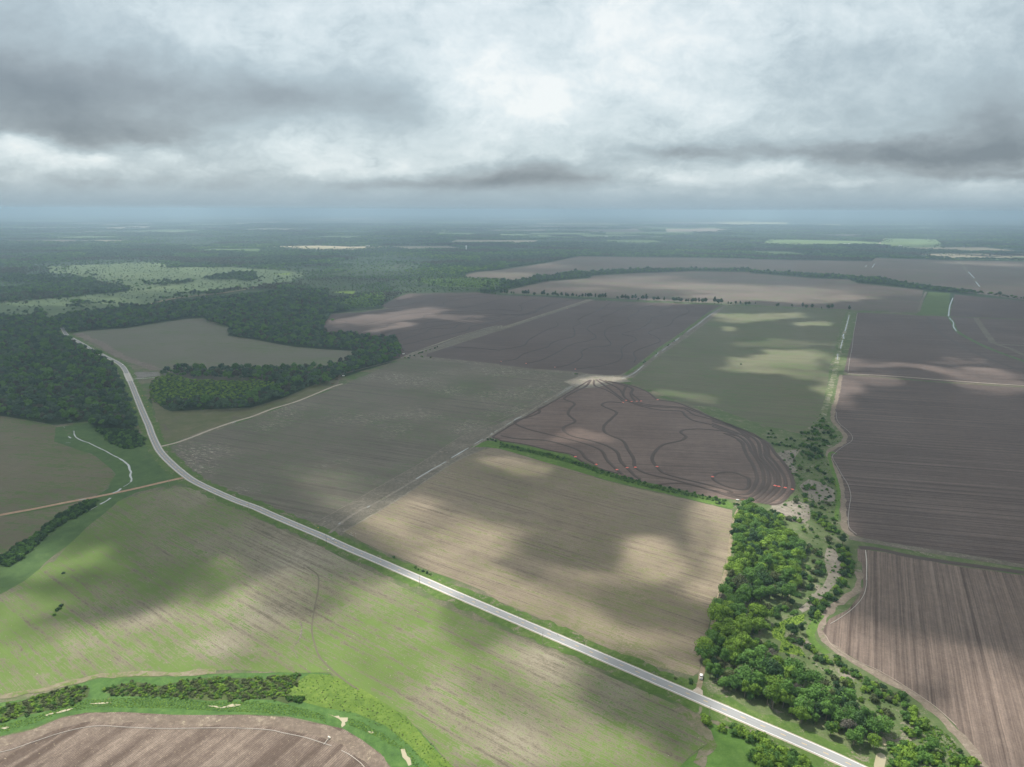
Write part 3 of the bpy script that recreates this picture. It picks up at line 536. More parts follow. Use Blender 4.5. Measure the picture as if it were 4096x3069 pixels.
while s < Lr[-1] - 4:
    a = np.array([np.interp(s - 1.52, Lr, RP[:, 0]), np.interp(s - 1.52, Lr, RP[:, 1])]); b_ = np.array([np.interp(s + 1.52, Lr, RP[:, 0]), np.interp(s + 1.52, Lr, RP[:, 1])])
    if np.linalg.norm(b_ - a) > 2.5:
        d = (b_ - a) / np.linalg.norm(b_ - a); n = np.array([-d[1], d[0]]) * .13
        i = len(vs); vs += [(*(a - n), .36), (*(b_ - n), .36), (*(b_ + n), .36), (*(a + n), .36)]; fs.append((i, i + 1, i + 2, i + 3))
    s += 12.19
struct(mesh_obj('road_marking', vs, fs, paint_y), 'yellow dashed centre line')
kA = np.argmin(np.linalg.norm(RP - np.array(pts('A1 1150,1605')[0]), axis=1)); kB = np.argmin(np.linalg.norm(RP - np.array(pts('B2 870,1533')[0]), axis=1))
struct(ribbon('road_marking', offset(RP[kA:kB], -.32), [(-.08, 0), (.08, 0)], paint_y, 3, z0=.352), 'solid yellow no passing line')
# approach from the field track
fld('path', 'C3 1545,1048 1600,1010 1640,1040 1640,1078', gravel, .20, .3, label='tan gravel apron where the track meets the highway', key='apron')

# muddy pools, stream and puddles
def pool(spec, mat=water_m, z=.2, jit=1.0, lb=None): fld('water', spec, mat, z, jit, lb, key='w%d' % len(POLY))
pool('C2 625,1232 680,1250 720,1245 725,1265 795,1262 790,1290 770,1300 775,1320 745,1342 738,1325 745,1300 720,1275 680,1258', lb='tan pool in the ditch')
pool('C2 1220,1515 1255,1515 1275,1570 1305,1590 1310,1640 1290,1650 1270,1610 1240,1580', lb='narrow tan pool near the bottom edge'); pool('C2 950,1368 985,1368 998,1378 975,1388 955,1380', lb='small tan pool in the reeds')
pool('C1 1665,1155 1750,1160 1790,1172 1880,1148 1960,1155 1900,1168 1830,1175 1780,1180 1720,1165', lb='long thin tan pool in the ditch'); pool('C1 440,1220 520,1195 600,1180 560,1200 470,1222', lb='tan pool in the left reeds')
pool('C1 370,1240 430,1215 440,1225 380,1245', lb='sliver of water in the left reeds'); pool('C1 720,1138 850,1128 900,1130 850,1140 740,1145', lb='sliver of tan water in the ditch'); pool('C1 5,1345 60,1330 80,1335 40,1352', lb='tan puddle at the left edge')
pool('C4 1032,1420 1060,1408 1080,1440 1092,1475 1075,1485 1050,1470 1032,1450', lb='tan creek pool beside the wood'); pool('C4 1015,1548 1050,1538 1085,1560 1092,1590 1080,1657 1085,1680 1000,1680 995,1640 1005,1590', lb='muddy creek pool at the bottom right')
def stream(spec, w_,  mat=white_water, lb=None, wj=.7): lane('water', spec, w_ * (.42 if ('A3' in spec or 'A4' in spec) else .75), mat, .24, lb, wj, step=2.0)
stream('B1 655,495 655,520 668,548 720,580 780,600 830,625 900,658 950,682 1000,712 1050,735', 1.9, lb='pale upper stream')
stream('B1 1050,738 1075,752 1110,775 1135,800 1145,835 1158,860 1152,890 1162,920 1158,945', 2.8, lb='pale winding stream')
stream('B1 1158,945 1130,968 1090,990', 1.0, lb='thin stream bend'); stream('B1 1068,1005 1040,1028 995,1045', 3.2, lb='pale pool above the dirt road'); stream('B1 978,1088 940,1115 885,1145', 2.6, lb='pale pool below the dirt road')
stream('B1 860,1160 790,1200', 1.2, lb='thin stream below the road')
for sp_, w_ in (('B2 1468,920 1600,842 1730,768', 1.9), ('B2 1782,733 1860,688 1932,645', 2.3), ('B2 1982,613 2060,567', 1.8), ('B2 2122,530 2142,515', 2.2), ('B2 2160,505 2190,488', 1.5), ('B2 1035,1173 1060,1160', 2.2), ('B2 782,1320 802,1308', 2), ('B3 125,402 150,385 190,368', 2.2), ('B3 55,445 100,415', 1.5), ('B3 390,245 420,230', 1.6), ('B3 500,190 640,100', 1.2),
                ('B1 2050,430 2090,412', 2.0), ('B1 700,1105 760,1098', 2.4), ('B1 560,460 575,466', 1.5), ('B1 605,545 628,560', 2.2), ('B1 580,602 625,600', 1.3), ('B1 1685,555 1700,552', 1.6)):
    stream(sp_, w_, lb='pale puddle')
for sp_, w_ in (('A3 1530,1255 1585,1220', 4), ('A3 1430,1335 1520,1270', 2), ('A3 1655,1165 1750,1100 1850,1020 1970,945', 3), ('A3 1080,1580 1180,1535 1270,1460', 3), ('A3 1370,1385 1400,1350', 3),
                ('A4 800,925 785,990 765,1060', 5), ('A4 757,1082 750,1095 757,1120', 7), ('A4 745,1130 730,1200', 5), ('A4 708,1240 705,1290', 4), ('A4 1635,790 1610,860 1600,940', 9), ('A4 1605,950 1640,990 1640,1020 1665,1060', 7), ('A4 1760,580 1810,630', 12), ('A4 1820,660 1850,700', 10), ('A4 985,545 1005,515', 9), ('A4 930,540 940,525', 8)):
    stream(sp_, w_, lb='pale water lying in a field drain')
lane('path', 'A3 1110,1545 1280,1425 1420,1310 1560,1215 1700,1110 1850,1000 1960,938', 9, grass_mat('drain_green', (.05, .085, .03), (.08, .125, .04), (.12, .16, .06), 6, (.20, .18, .14), .56), .17, 'green drain edge between dark and olive fields', .5)
lane('path', 'A4 805,900 785,990 755,1090 725,1200 700,1300 675,1430; B4 660,60 640,150 610,250 590,330', 9, grass_mat('drain_green_b', (.055, .080, .032), (.095, .125, .05), (.18, .19, .10), 6, (.26, .235, .19), .50), .17, 'green drain beside the olive field', .5)
# ------------------------------------------------------------------ levees and their red spill gates
lev_mat = plain('levee_soil', (.068, .049, .041), .9, .28, .5)
far_lev = plain('levee_soil_far', (.050, .040, .036), .9, .2, .3)
def levee(spec, w=4.8, h=.45, mat=None, lb='dark earth levee curving across the brown field', P_=None, n=6):
    P_ = P_ if P_ is not None else smooth(pts(spec), n)
    o = ribbon('levee', P_, [(-w / 2, 0), (-w * .38, h * .1), (-w * .16, h), (w * .16, h), (w * .38, h * .1), (w / 2, 0)], mat or lev_mat, 3.5, .22, z0=.12, seed=len(P_))
    return tag(o, lb, kind='structure')
levee('B3 800,45 760,100 640,160 568,213 658,252 620,300 603,350 664,410 615,438 560,465 580,510 650,545 800,580 950,630 1030,680 1070,770 1122,823 1200,900 1245,925')
levee('B3 1084,246 950,240 900,265 940,290 1030,330 990,380 918,455 930,510 1000,545 1080,580 1130,660 1180,740 1198,820 1290,870 1500,920 1700,970 1900,1030 2100,1075 2180,1088')
levee('B3 400,275 345,298 350,330 260,370 140,405 135,430 250,480 450,530 650,580 800,625 890,665 950,760 1035,841 1080,880')
levee('B3 10,538 150,565 400,580 550,615 700,670 760,740 848,794'); levee('B3 0,580 250,620 450,670 640,705 667,727 760,785 900,835 1050,872', 3.6)
levee('B3 2209,545 2050,510 1900,488 1750,478 1620,488 1598,510 1642,545 1600,580 1450,615 1370,680 1345,750 1386,814 1450,870 1600,915 1850,975 2050,1035; D1 200,1085 300,1108 450,1110 530,1060 580,980 605,900 580,800 540,700 470,590 430,500 400,420 340,370')
levee('B3 1880,903 1920,870 2000,860 2100,870; D1 400,855 470,880 495,930 490,1000 450,1040 380,1048 250,1020 130,980 40,930 0,890')
levee('B3 850,42 960,120 1050,185 1113,228 1300,290 1450,315 1600,322 1640,360 1700,400 1900,450 2100,540; D1 150,280 300,340 400,400 430,450')
levee('D1 0,190 200,265 380,340 480,430 520,520 580,600 640,700 680,800 695,920 670,1010 560,1120 450,1160 300,1150 0,1060'); levee('B3 1120,85 1090,180 1163,238 1300,275 1620,300 1720,355 1900,400 2050,460 2209,560')
levee('D1 0,150 250,245 430,320 520,400 570,500 600,590 680,680 740,780 770,900 750,990 680,1090 560,1180 500,1190'); levee('B3 930,52 1100,95 1170,125 1155,165 1206,236 1300,262 1620,290 1740,330 1900,390 2209,530')
levee('D1 0,120 300,215 500,310 610,400 640,500 660,600 730,690 800,790 850,900 843,996 760,1090 640,1190 600,1215'); levee('D1 0,100 300,200 560,300 680,400 710,500 720,600 800,700 870,800 905,920 899,1007 830,1100 720,1190 650,1230')
levee('D1 200,150 500,280 700,395 745,470 760,580 850,680 930,800 980,900 983,1024 900,1130 780,1210 700,1240'); levee('B3 880,40 1000,95 1060,130 1090,180'); 
levee('D1 0,76 200,155 400,245 600,335 730,400 790,470 850,560 940,660 1020,770 1075,890 1092,990 1083,1047 1030,1110 950,1195 870,1238 760,1248', 5)
levee('B3 830,45 842,100 930,130 1020,180 1090,235', 3.6); levee('B3 1247,234 1165,160 1175,120 1100,90 930,55', 3.6); levee('B3 1393,222 1290,145 1150,92 950,55', 4)
levee('B3 1393,222 1550,242 1700,300 1900,388 2209,512', 5); levee('B3 1400,968 1600,960 1800,1000 2000,1050 2180,1095', 3.4)
levee('B3 790,48 620,150 350,303 150,415 0,505; B2 2150,550; B3 0,572', 3.8)
for sp_ in ('A2 1200,950 1330,940 1480,905 1620,870 1900,845 2100,830', 'A2 1000,1005 1230,970 1700,930 1720,905 2000,860 2209,850', 'A2 740,1060 950,1010 1400,975 1900,950 2050,920 2209,880; A3 150,850', 'A2 740,1062 850,1072 820,1098 740,1108 660,1135',
            'A2 650,1160 820,1130 1100,1080 1400,1005 1900,985 2209,970; A3 170,985 185,940 170,930 330,870', 'A2 920,1195 1000,1160 1210,1120 1220,1100 1530,1040 1560,1015 2000,1000 2209,1010; A3 200,1020 500,900 700,880', 'A2 1040,1215 1330,1140 1600,1080 1900,1060 1960,1030 2209,1020; A3 300,1000 330,965 600,890',
            'A2 1190,1225 1300,1185 1680,1110 2000,1060 2209,1030', 'A2 1290,1255 1400,1215 1550,1170 1600,1140 1800,1130 1850,1100 2209,1045', 'A2 1330,1285 1450,1260 1700,1200 1930,1150 1950,1120 2209,1070; A3 300,985', 'A2 1330,1295 1400,1345 1600,1300 1900,1192 2209,1108', 'A2 1290,880 1310,890 1480,850 1600,835'):
    levee(sp_, 4.4, .5, far_lev, 'thin wavy levee line in the dark field beyond the woods')
for sp_ in ('A3 0,1325 200,1290 250,1240 390,1160 510,1110 500,1080', 'A3 0,1432 130,1410 210,1360 430,1295 440,1275 520,1240 640,1210 660,1180 650,1130', 'A3 230,1447 350,1420 520,1340 640,1275 800,1240 850,1210 770,1130 900,1080 910,1060 890,1045 1000,1000 1100,940 1180,925',
            'A3 485,1480 560,1470 700,1410 730,1370 720,1340 800,1305 950,1290 980,1270 960,1240 925,1190 960,1130 1100,1100 1145,1070 1130,1045 1220,990 1240,960 1380,925', 'A3 665,1497 900,1465 1030,1430 1080,1380 1075,1310 1150,1265 1205,1240 1180,1210 1080,1185 1230,1140 1330,1070 1340,1045 1450,1010 1410,980 1500,955 1535,920',
            'A3 1180,1440 1200,1400 1185,1345 1330,1285 1415,1250 1380,1210 1310,1170 1500,1105 1540,1050 1670,990 1650,950 1720,940', 'A3 1780,1030 1860,960 1870,945', 'A3 640,1120 710,1090 690,1060 880,970 990,900', 'A2 1800,1300 2000,1310 2209,1330'):
    levee(sp_, 3.2, .5, far_lev, 'thin wavy levee line in the large dark field')
red = plain('red_canvas', (.98, .14, .09), .6, .08, 2.0); frame_m = plain('gate_frame', (.35, .30, .26), .6, .1, 2.0)
def box(vs, fs, c, s, rz=0.0):
    i = len(vs); ca, sa_ = math.cos(rz), math.sin(rz)
    for dx, dy, dz in ((-1, -1, -1), (1, -1, -1), (1, 1, -1), (-1, 1, -1), (-1, -1, 1), (1, -1, 1), (1, 1, 1), (-1, 1, 1)):
        x, y = dx * s[0] / 2, dy * s[1] / 2; vs.append((c[0] + x * ca - y * sa_, c[1] + x * sa_ + y * ca, c[2] + dz * s[2] / 2))
    for f in ((0, 3, 2, 1), (4, 5, 6, 7), (0, 1, 5, 4), (1, 2, 6, 5), (2, 3, 7, 6), (3, 0, 4, 7)): fs.append(tuple(i + k for k in f))
def tube(vs, fs, a, b, r0, r1=None, n=8, caps=True):
    a, b = Vector(a), Vector(b); d = (b - a).normalized(); r1 = r0 if r1 is None else r1
    u = d.orthogonal().normalized(); w = d.cross(u); i = len(vs)
    for p, r in ((a, r0), (b, r1)):
        for k in range(n):
            t = 2 * math.pi * k / n; q_ = p + u * (math.cos(t) * r) + w * (math.sin(t) * r); vs.append(tuple(q_))
    for k in range(n): fs.append((i + k, i + (k + 1) % n, i + n + (k + 1) % n, i + n + k))
    if caps: fs.append(tuple(i + k for k in range(n))[::-1]); fs.append(tuple(i + n + k for k in range(n)))
def empty(name, loc, rz=0.0):
    o = bpy.data.objects.new(name, None); C.objects.link(o); o.location = loc; o.rotation_euler = (0, 0, rz); o.empty_display_size = .5; return o
def part(name, build, mat, parent, smooth_=False):
    vs, fs = [], []; build(vs, fs); return mesh_obj(name, vs, fs, mat, parent, smooth_)
def copy_tree(o, parent=None):
    c = o.copy(); C.objects.link(c); c.parent = parent
    for ch in [x for x in o.children]: copy_tree(ch, c)
    return c
def make_gate():
    g = empty('levee_gate', (0, 0, 0))
    def apron(vs, fs):
        n = 6; L = 3.3; Wd = 3.0
        for i in range(n + 1):
            for j in range(4):
                x = -L / 2 + L * i / n; y = -Wd / 2 + Wd * j / 3
                vs.append((x, y, .5 - .16 * (x / (L / 2)) ** 2 + .05 * math.sin(i * 2.3 + j * 1.7)))
        for i in range(n):
            for j in range(3): a = i * 4 + j; fs.append((a, a + 4, a + 5, a + 1))
        k = len(vs)
        for p in list(vs): vs.append((p[0], p[1], p[2] - .04))
        for i in range(n):
            for j in range(3): a = k + i * 4 + j; fs.append((a, a + 1, a + 5, a + 4))
    part('canvas', apron, red, g)
    def fr(vs, fs):
        for y in (-1.55, 1.55): box(vs, fs, (0, y, .38), (3.2, .08, .5))
        for x in (-.9, .9): box(vs, fs, (x, 0, .66), (.08, 3.1, .06))
    part('frame', fr, frame_m, g)
    return g
gate0 = None
gates = [('B3 1393,222', 'on the outer levee, alone near the top right bend'), ('B3 1113,228', 'second from left in the upper row of gates'), ('B3 1163,238', 'third in the upper row of gates'), ('B3 1206,236', 'fourth in the upper row of gates'),
         ('B3 1247,234', 'right end of the upper row of gates'), ('B3 1084,246', 'left end of the upper row of gates'), ('B3 667,727', 'nearest the ditch, farthest left of the lower gates'), ('B3 848,794', 'second from left along the lower edge by the ditch'),
         ('B3 1035,841', 'third along the lower edge, touching the ditch side levee'), ('B3 1122,823', 'left one of the close pair in the lower row'), ('B3 1198,820', 'right one of the close pair in the lower row'), ('B3 1386,814', 'at the foot of the long looping levee'),
         ('B3 1880,903', 'on the small oval levee'), ('D1 843,996', 'left end of the four gates on the parallel levees'), ('D1 899,1007', 'second of the four gates on the parallel levees'), ('D1 983,1024', 'third of the four gates on the parallel levees'), ('D1 1083,1047', 'right end of the four gates on the parallel levees')]
far_gates = [('A3 665,1497', 'at the bottom of the large dark field near the crossing'), ('A3 485,1480', 'second along the bottom of the large dark field'), ('A3 230,1447', 'third along the bottom of the large dark field'), ('A3 10,1430', 'at the lower left of the large dark field'), ('A3 1531,917', 'below the tree row at the right'), ('A3 942,888', 'below the tree row at the left'), ('A3 597,962', 'beside the field lane')]
for i, (sp_, tx) in enumerate(gates + far_gates):
    x, y = pts(sp_)[0]
    g = make_gate() if gate0 is None else copy_tree(gate0)
    gate0 = gate0 or g
    g.location = (x, y, .14); g.rotation_euler = (0, 0, -.25 + .5 * math.sin(i * 3.3))
    tag(g, 'red canvas levee gate ' + tx, 'levee gate', 'red levee gates')
# white irrigation pipes
pipe_m = plain('white_pipe', (.45, .42, .37), .45, .06, .5)
def pipe(spec, lb, r=.15, mat=None):
    P_ = resample(smooth(pts(spec), 6), 2.5); prof = [(r * math.cos(t), r + r * math.sin(t)) for t in np.linspace(math.pi * 1.1, -math.pi * .1, 7)]
    return tag(ribbon('irrigation_pipe', P_, prof, mat or pipe_m, 2.5, .06, z0=.10), lb, 'irrigation pipe')
pipe('C1 -600,1657 0,1538 60,1527 300,1445 500,1380 700,1335 830,1325 1000,1335 1300,1347 1900,1343 2209,1362; C2 250,1378 450,1420 600,1468 660,1487', 'long white irrigation pipe across the furrowed field at the bottom left')
pipe('C2 740,1525 800,1555 850,1590 900,1630 930,1665 960,1720', 'short white irrigation pipe curving down at the bottom edge')
pipe('C4 930,-80 938,0 936,100 934,180 910,270 850,350 780,410 700,465 640,500', 'white irrigation pipe bending round the ploughed field corner', .19)
pipe('C4 600,590 660,680 760,745 880,812 1000,862 1150,945 1300,1040 1450,1140 1560,1230 1660,1320', 'dusty pale irrigation pipe along the creek side of the ploughed field', .2, plain('dusty_pipe', (.34, .29, .24), .8, .2, .3))
pipe('D1 1672,0 1680,90 1720,160 1830,250 1890,330 1880,390 1760,470 1660,550 1622,600 1680,720 1750,850 1830,980 1870,1130 1850,1280 1835,1480 1860,1580 1950,1657', 'grey white irrigation pipe along the edge of the big brown field', .3, plain('grey_pipe', (.28, .26, .24), .7, .15, .3))
pipe('A4 865,915 850,1000 835,1080 825,1180 805,1280 790,1390', 'pale irrigation pipe at the edge of the far brown field', .6, plain('far_pipe', (.25, .22, .20), .8, .1, .3))
pipe('B4 930,1418 938,1500 940,1657', 'short white pipe at the top corner of the ploughed field', .34)
# pump riser by the left pipe
x, y = pts('C2 603,1470')[0]; x2, y2 = pts('C2 637,1427')[0]
r_ = empty('pump_riser', (x, y, .1)); dx, dy = x2 - x, y2 - y
part('pipe', lambda vs, fs: tube(vs, fs, (-dx * .2, -dy * .2, .35), (dx * .75, dy * .75, .35), .2), pipe_m, r_)
part('pump', lambda vs, fs: (tube(vs, fs, (dx, dy, 0), (dx, dy, 1.5), .55, .45, 10), box(vs, fs, (dx + .5, dy + .2, .4), (1.0, .7, .8))), plain('cream_paint', (.78, .74, .62), .5), r_)
tag(r_, 'cream pump and riser pipe joining the long white irrigation pipe', 'pump')

# ------------------------------------------------------------------ vehicles
car_white = plain('car_white', (.82, .83, .84), .3, .02, 1, spec=.5); glass = plain('dark_glass', (.02, .025, .03), .08, .1, 1, spec=.6)
tyre = plain('tyre', (.02, .02, .02), .8); rim = plain('rim', (.5, .5, .5), .35, metal=.8); dark_plastic = plain('dark_plastic', (.03, .03, .035), .6); lamp_red = plain('tail_lamp', (.5, .02, .02), .3); lamp_w = plain('head_lamp', (.75, .75, .7), .15)
bed_m = plain('bed_liner', (.05, .05, .055), .8); tarp = plain('load_tan', (.55, .48, .38), .8); black_paint = plain('black_paint', (.03, .035, .045), .35, .1, 1, spec=.5)
def loft(vs, fs, secs):
    """ closed skin through cross sections along x: (x, half-width bottom, z0, half-width top, z1) """
    i0 = len(vs)
    for x, wb, z0, wt, z1 in secs:
        for y, z in ((-wb * .96, z0), (-wb, z0 + .12), (-wb, z0 + (z1 - z0) * .55), (-wt, z1 - .04), (-wt * .9, z1), (wt * .9, z1), (wt, z1 - .04), (wb, z0 + (z1 - z0) * .55), (wb, z0 + .12), (wb * .96, z0)):
            vs.append((x, y, z))
    n = 10
    for s_ in range(len(secs) - 1):
        for k in range(n): a = i0 + s_ * n + k; b_ = i0 + s_ * n + (k + 1) % n; fs.append((a, a + n, b_ + n, b_))
    fs.append(tuple(i0 + k for k in range(n))); fs.append(tuple(i0 + (len(secs) - 1) * n + k for k in range(n))[::-1])
def wheels(root, xs, hw, r=.36):
    for x in xs:
        for s_ in (-1, 1):
            w = part('wheel', lambda vs, fs: tube(vs, fs, (x, s_ * (hw - .22), r), (x, s_ * (hw + .02), r), r, n=16), tyre, root)
            part('rim', lambda vs, fs: tube(vs, fs, (x, s_ * (hw + .0), r), (x, s_ * (hw + .035), r), r * .6, n=12), rim, w)
def sedan():
    c = empty('sedan', (0, 0, 0))
    part('body', lambda v, f: loft(v, f, [(-2.35, .78, .35, .70, .72), (-2.2, .90, .25, .84, .92), (-1.3, .92, .22, .86, .98), (.9, .92, .22, .86, .96), (1.9, .90, .24, .80, .84), (2.35, .76, .34, .66, .66)]), car_white, c, True)
    part('roof', lambda v, f: loft(v, f, [(-1.0, .62, 1.34, .60, 1.42), (-.6, .66, 1.36, .64, 1.47), (.2, .66, 1.36, .62, 1.46), (.45, .60, 1.34, .58, 1.41)]), car_white, c, True)
    part('window', lambda v, f: loft(v, f, [(-1.85, .76, .90, .70, .95), (-1.05, .79, .92, .64, 1.38), (.4, .79, .92, .62, 1.38), (1.2, .76, .90, .70, .94)]), glass, c)
    wheels(c, (-1.4, 1.4), .90, .33)
    for s_ in (-1, 1):
        part('headlight', lambda v, f: box(v, f, (2.18, s_ * .62, .62), (.3, .3, .14)), lamp_w, c); part('taillight', lambda v, f: box(v, f, (-2.28, s_ * .66, .74), (.16, .28, .14)), lamp_red, c)
        part('mirror', lambda v, f: box(v, f, (.75, s_ * 1.0, 1.0), (.16, .2, .13)), car_white, c)
    return c
def pickup():
    c = empty('pickup_truck', (0, 0, 0))
    part('body', lambda v, f: loft(v, f, [(-2.95, .96, .50, .94, 1.20), (-2.9, 1.0, .48, .97, 1.22), (-.75, 1.0, .46, .97, 1.22), (.0, 1.0, .46, .96, 1.24), (1.4, 1.0, .46, .95, 1.22), (2.5, .98, .48, .90, 1.12), (2.95, .88, .55, .80, .98)]), car_white, c, True)
    part('cab', lambda v, f: loft(v, f, [(-.95, .86, 1.74, .80, 1.86), (-.5, .86, 1.76, .82, 1.92), (.35, .86, 1.76, .80, 1.91), (.6, .82, 1.74, .76, 1.86)]), car_white, c, True)
    part('window', lambda v, f: loft(v, f, [(-1.0, .93, 1.2, .84, 1.78), (.55, .93, 1.2, .80, 1.80), (1.45, .90, 1.18, .84, 1.24)]), glass, c)
    bd = part('bed', lambda v, f: box(v, f, (-2.0, 0, 1.235), (1.72, 1.6, .05)), bed_m, c)
    def ld(v, f):
        box(v, f, (-1.7, -.3, 1.34), (.5, .6, .2), .3); box(v, f, (-2.2, .35, 1.33), (.8, .35, .18), .1); box(v, f, (-1.9, .05, 1.3), (1.1, .1, .1), .5)
    part('load', ld, tarp, bd)
    wheels(c, (-1.9, 1.85), 1.0, .42)
    for s_ in (-1, 1):
        part('mirror', lambda v, f: box(v, f, (1.0, s_ * 1.18, 1.38), (.2, .3, .24)), car_white, c)
        part('headlight', lambda v, f: box(v, f, (2.78, s_ * .72, .88), (.3, .32, .2)), lamp_w, c); part('taillight', lambda v, f: box(v, f, (-2.97, s_ * .88, .98), (.1, .16, .34)), lamp_red, c)
    return c
def trailer_rig():
    c = empty('pickup_truck', (0, 0, 0))
    part('body', lambda v, f: loft(v, f, [(-2.8, .94, .5, .92, 1.2), (-.6, .98, .46, .95, 1.25), (1.4, .98, .46, .93, 1.2), (2.8, .86, .55, .80, .98)]), black_paint, c, True)
    part('cab', lambda v, f: loft(v, f, [(-1.2, .84, 1.7, .80, 1.86), (-.5, .86, 1.74, .82, 1.93), (.5, .82, 1.72, .76, 1.86)]), black_paint, c, True)
    part('window', lambda v, f: loft(v, f, [(-1.5, .9, 1.2, .84, 1.3), (-.8, .92, 1.2, .82, 1.78), (.5, .92, 1.2, .80, 1.78), (1.4, .88, 1.18, .8, 1.24)]), glass, c)
    wheels(c, (-1.8, 1.8), .98, .4)
    return c
def box_trailer():
    c = empty('box_trailer', (0, 0, 0))
    part('body', lambda v, f: loft(v, f, [(-3.1, 1.15, .6, 1.13, 2.55), (2.9, 1.15, .6, 1.13, 2.55), (3.4, .8, .6, .8, 2.4)]), car_white, c)
    part('hitch', lambda v, f: box(v, f, (3.9, 0, .55), (1.3, .1, .1)), dark_plastic, c); part('door', lambda v, f: box(v, f, (-3.13, 0, 1.5), (.06, 2.0, 1.7)), rim, c)
    wheels(c, (-.9, -.05), 1.1, .34)
    return c
def road_frame(spec, lat):
    p = np.array(pts(spec)[0]); k = int(np.clip(np.argmin(np.linalg.norm(RP - p, axis=1)), 2, len(RP) - 3))
    d = RP[k + 2] - RP[k - 2]; d /= np.linalg.norm(d); n = np.array([-d[1], d[0]]); q_ = RP[k] + n * lat
    return q_, math.atan2(d[1], d[0])
q_, a_ = road_frame('B2 737,1462', 1.75); c = sedan(); c.location = (q_[0], q_[1], .33); c.rotation_euler.z = a_ + math.pi
tag(c, 'white sedan driving on the highway', 'car')
a1, a2 = np.array(pts('S 2803,2728')[0]), np.array(pts('S 2806,2695')[0]); c = pickup(); mid = (a1 + a2) / 2; c.location = (mid[0], mid[1], .24); c.rotation_euler.z = math.atan2(*(a2 - a1)[::-1]); c.scale = (1, 1, 1)
tag(c, 'white pickup with a loaded bed parked on the field track by the wood', 'pickup truck')
q_, a_ = road_frame('A1 1075,1462', 1.7); c = trailer_rig(); c.location = (q_[0], q_[1], .33); c.rotation_euler.z = a_ + math.pi
tag(c, 'black pickup towing a white trailer just beyond the bridge', 'pickup truck')
q2, a2_ = road_frame('A1 1090,1476', 1.7); d_ = np.array([math.cos(a_), math.sin(a_)]); c = box_trailer(); c.location = (q_[0] + math.cos(a2_) * 7.2, q_[1] + math.sin(a2_) * 7.2, .33); c.rotation_euler.z = a2_ + math.pi
tag(c, 'white box trailer behind the black pickup', 'trailer')

# bridge over the creek
conc = plain('concrete', (.42, .40, .36), .85, .12, .8)
kb0 = np.argmin(np.linalg.norm(RP - np.array(un(509, 1494)), axis=1)); kb1 = np.argmin(np.linalg.norm(RP - np.array(un(518, 1526)), axis=1)); kb0, kb1 = min(kb0, kb1), max(kb0, kb1)
br = empty('bridge', (0, 0, 0)); BP = RP[kb0:kb1]
ribbon('deck', BP, [(-5.6, -.1), (-5.6, .12), (0, .17), (5.6, .12), (5.6, -.1)], conc, 3, z0=.30, parent=br)
for s_ in (-1, 1): ribbon('parapet', offset(BP, s_ * 5.4), [(-.2, 0), (-.2, .9), (.2, .9), (.2, 0)], conc, 3, z0=.4, parent=br)
for s_ in (-1, 1): ribbon('edge_line', offset(BP, s_ * 3.55), [(-.16, 0), (.16, 0)], paint_w, 3, z0=.475, parent=br)
tag(br, 'pale concrete highway bridge over the wooded creek', 'bridge')
fld('creek_bed', 'A1 960,1560 1050,1530 1100,1545 1160,1540 1200,1520 1400,1520 1420,1560 1300,1565 1180,1585 1110,1590 1000,1600', grass_mat('riprap', (.10, .09, .08), (.17, .16, .145), (.26, .25, .235), 4), .09, 2, label='rocky creek bed under the bridge')
lane('shoulder', 'S 484,1459 500,1480 508,1494', 2.5, gravel, .2, 'gravel beside the bridge approach'); lane('shoulder', 'S 526,1524 540,1550 546,1570', 4, gravel, .2, 'pale gravel shoulder past the bridge')
lane('path', 'A1 1175,1584 1250,1580 1330,1574 1400,1570', 1.8, plain('pale_pipe', (.6, .58, .54), .7), .3, 'pale ditch lining east of the bridge')

# utility poles, signs, tanks
pole_m = plain('weathered_wood', (.30, .27, .22), .85, .2, 1.0); dpole = plain('dark_wood', (.07, .06, .05), .85)
yel = plain('sign_yellow', (.85, .48, .03), .5, .03); tank_w = plain('tank_white', (.80, .80, .78), .4, .03); rust = plain('rust', (.26, .13, .06), .8, .3, 2.0)
def pole(spec, h, lb, mat, arm=True):
    x, y = pts(spec)[0]; o = empty('utility_pole', (x, y, .1), -.65)
    part('pole', lambda v, f: tube(v, f, (0, 0, 0), (0, 0, h), .17, .11, 10), mat, o)
    if arm:
        part('crossarm', lambda v, f: box(v, f, (0, 0, h - .7), (.12, 1.6, .12)), mat, o)
        part('insulator', lambda v, f: [tube(v, f, (0, yy, h - .64), (0, yy, h - .4), .05, .03, 6) for yy in (-.7, 0.35, .7)], rim, o)
    tag(o, lb, 'utility pole', 'utility poles south of the highway')
pole('S 2836,2884', 11, 'pale weathered utility pole rising from a leafy bush, nearest the bottom right', pole_m, False)
pole('C3 346,660', 10, 'grey utility pole beside the road near the field centre', pole_m, False)
pole('C2 1372,183', 10, 'slim utility pole with base in tall roadside grass', pole_m, False)
pole('B2 676,1500', 10.5, 'dark utility pole behind the white sedan', dpole, False)
pole('B1 2200,1205', 10.5, 'grey utility pole on the verge left of the sedan', pole_m, False)
pole('B1 1497,985', 8, 'short pale pole by the dirt road', pole_m, False)
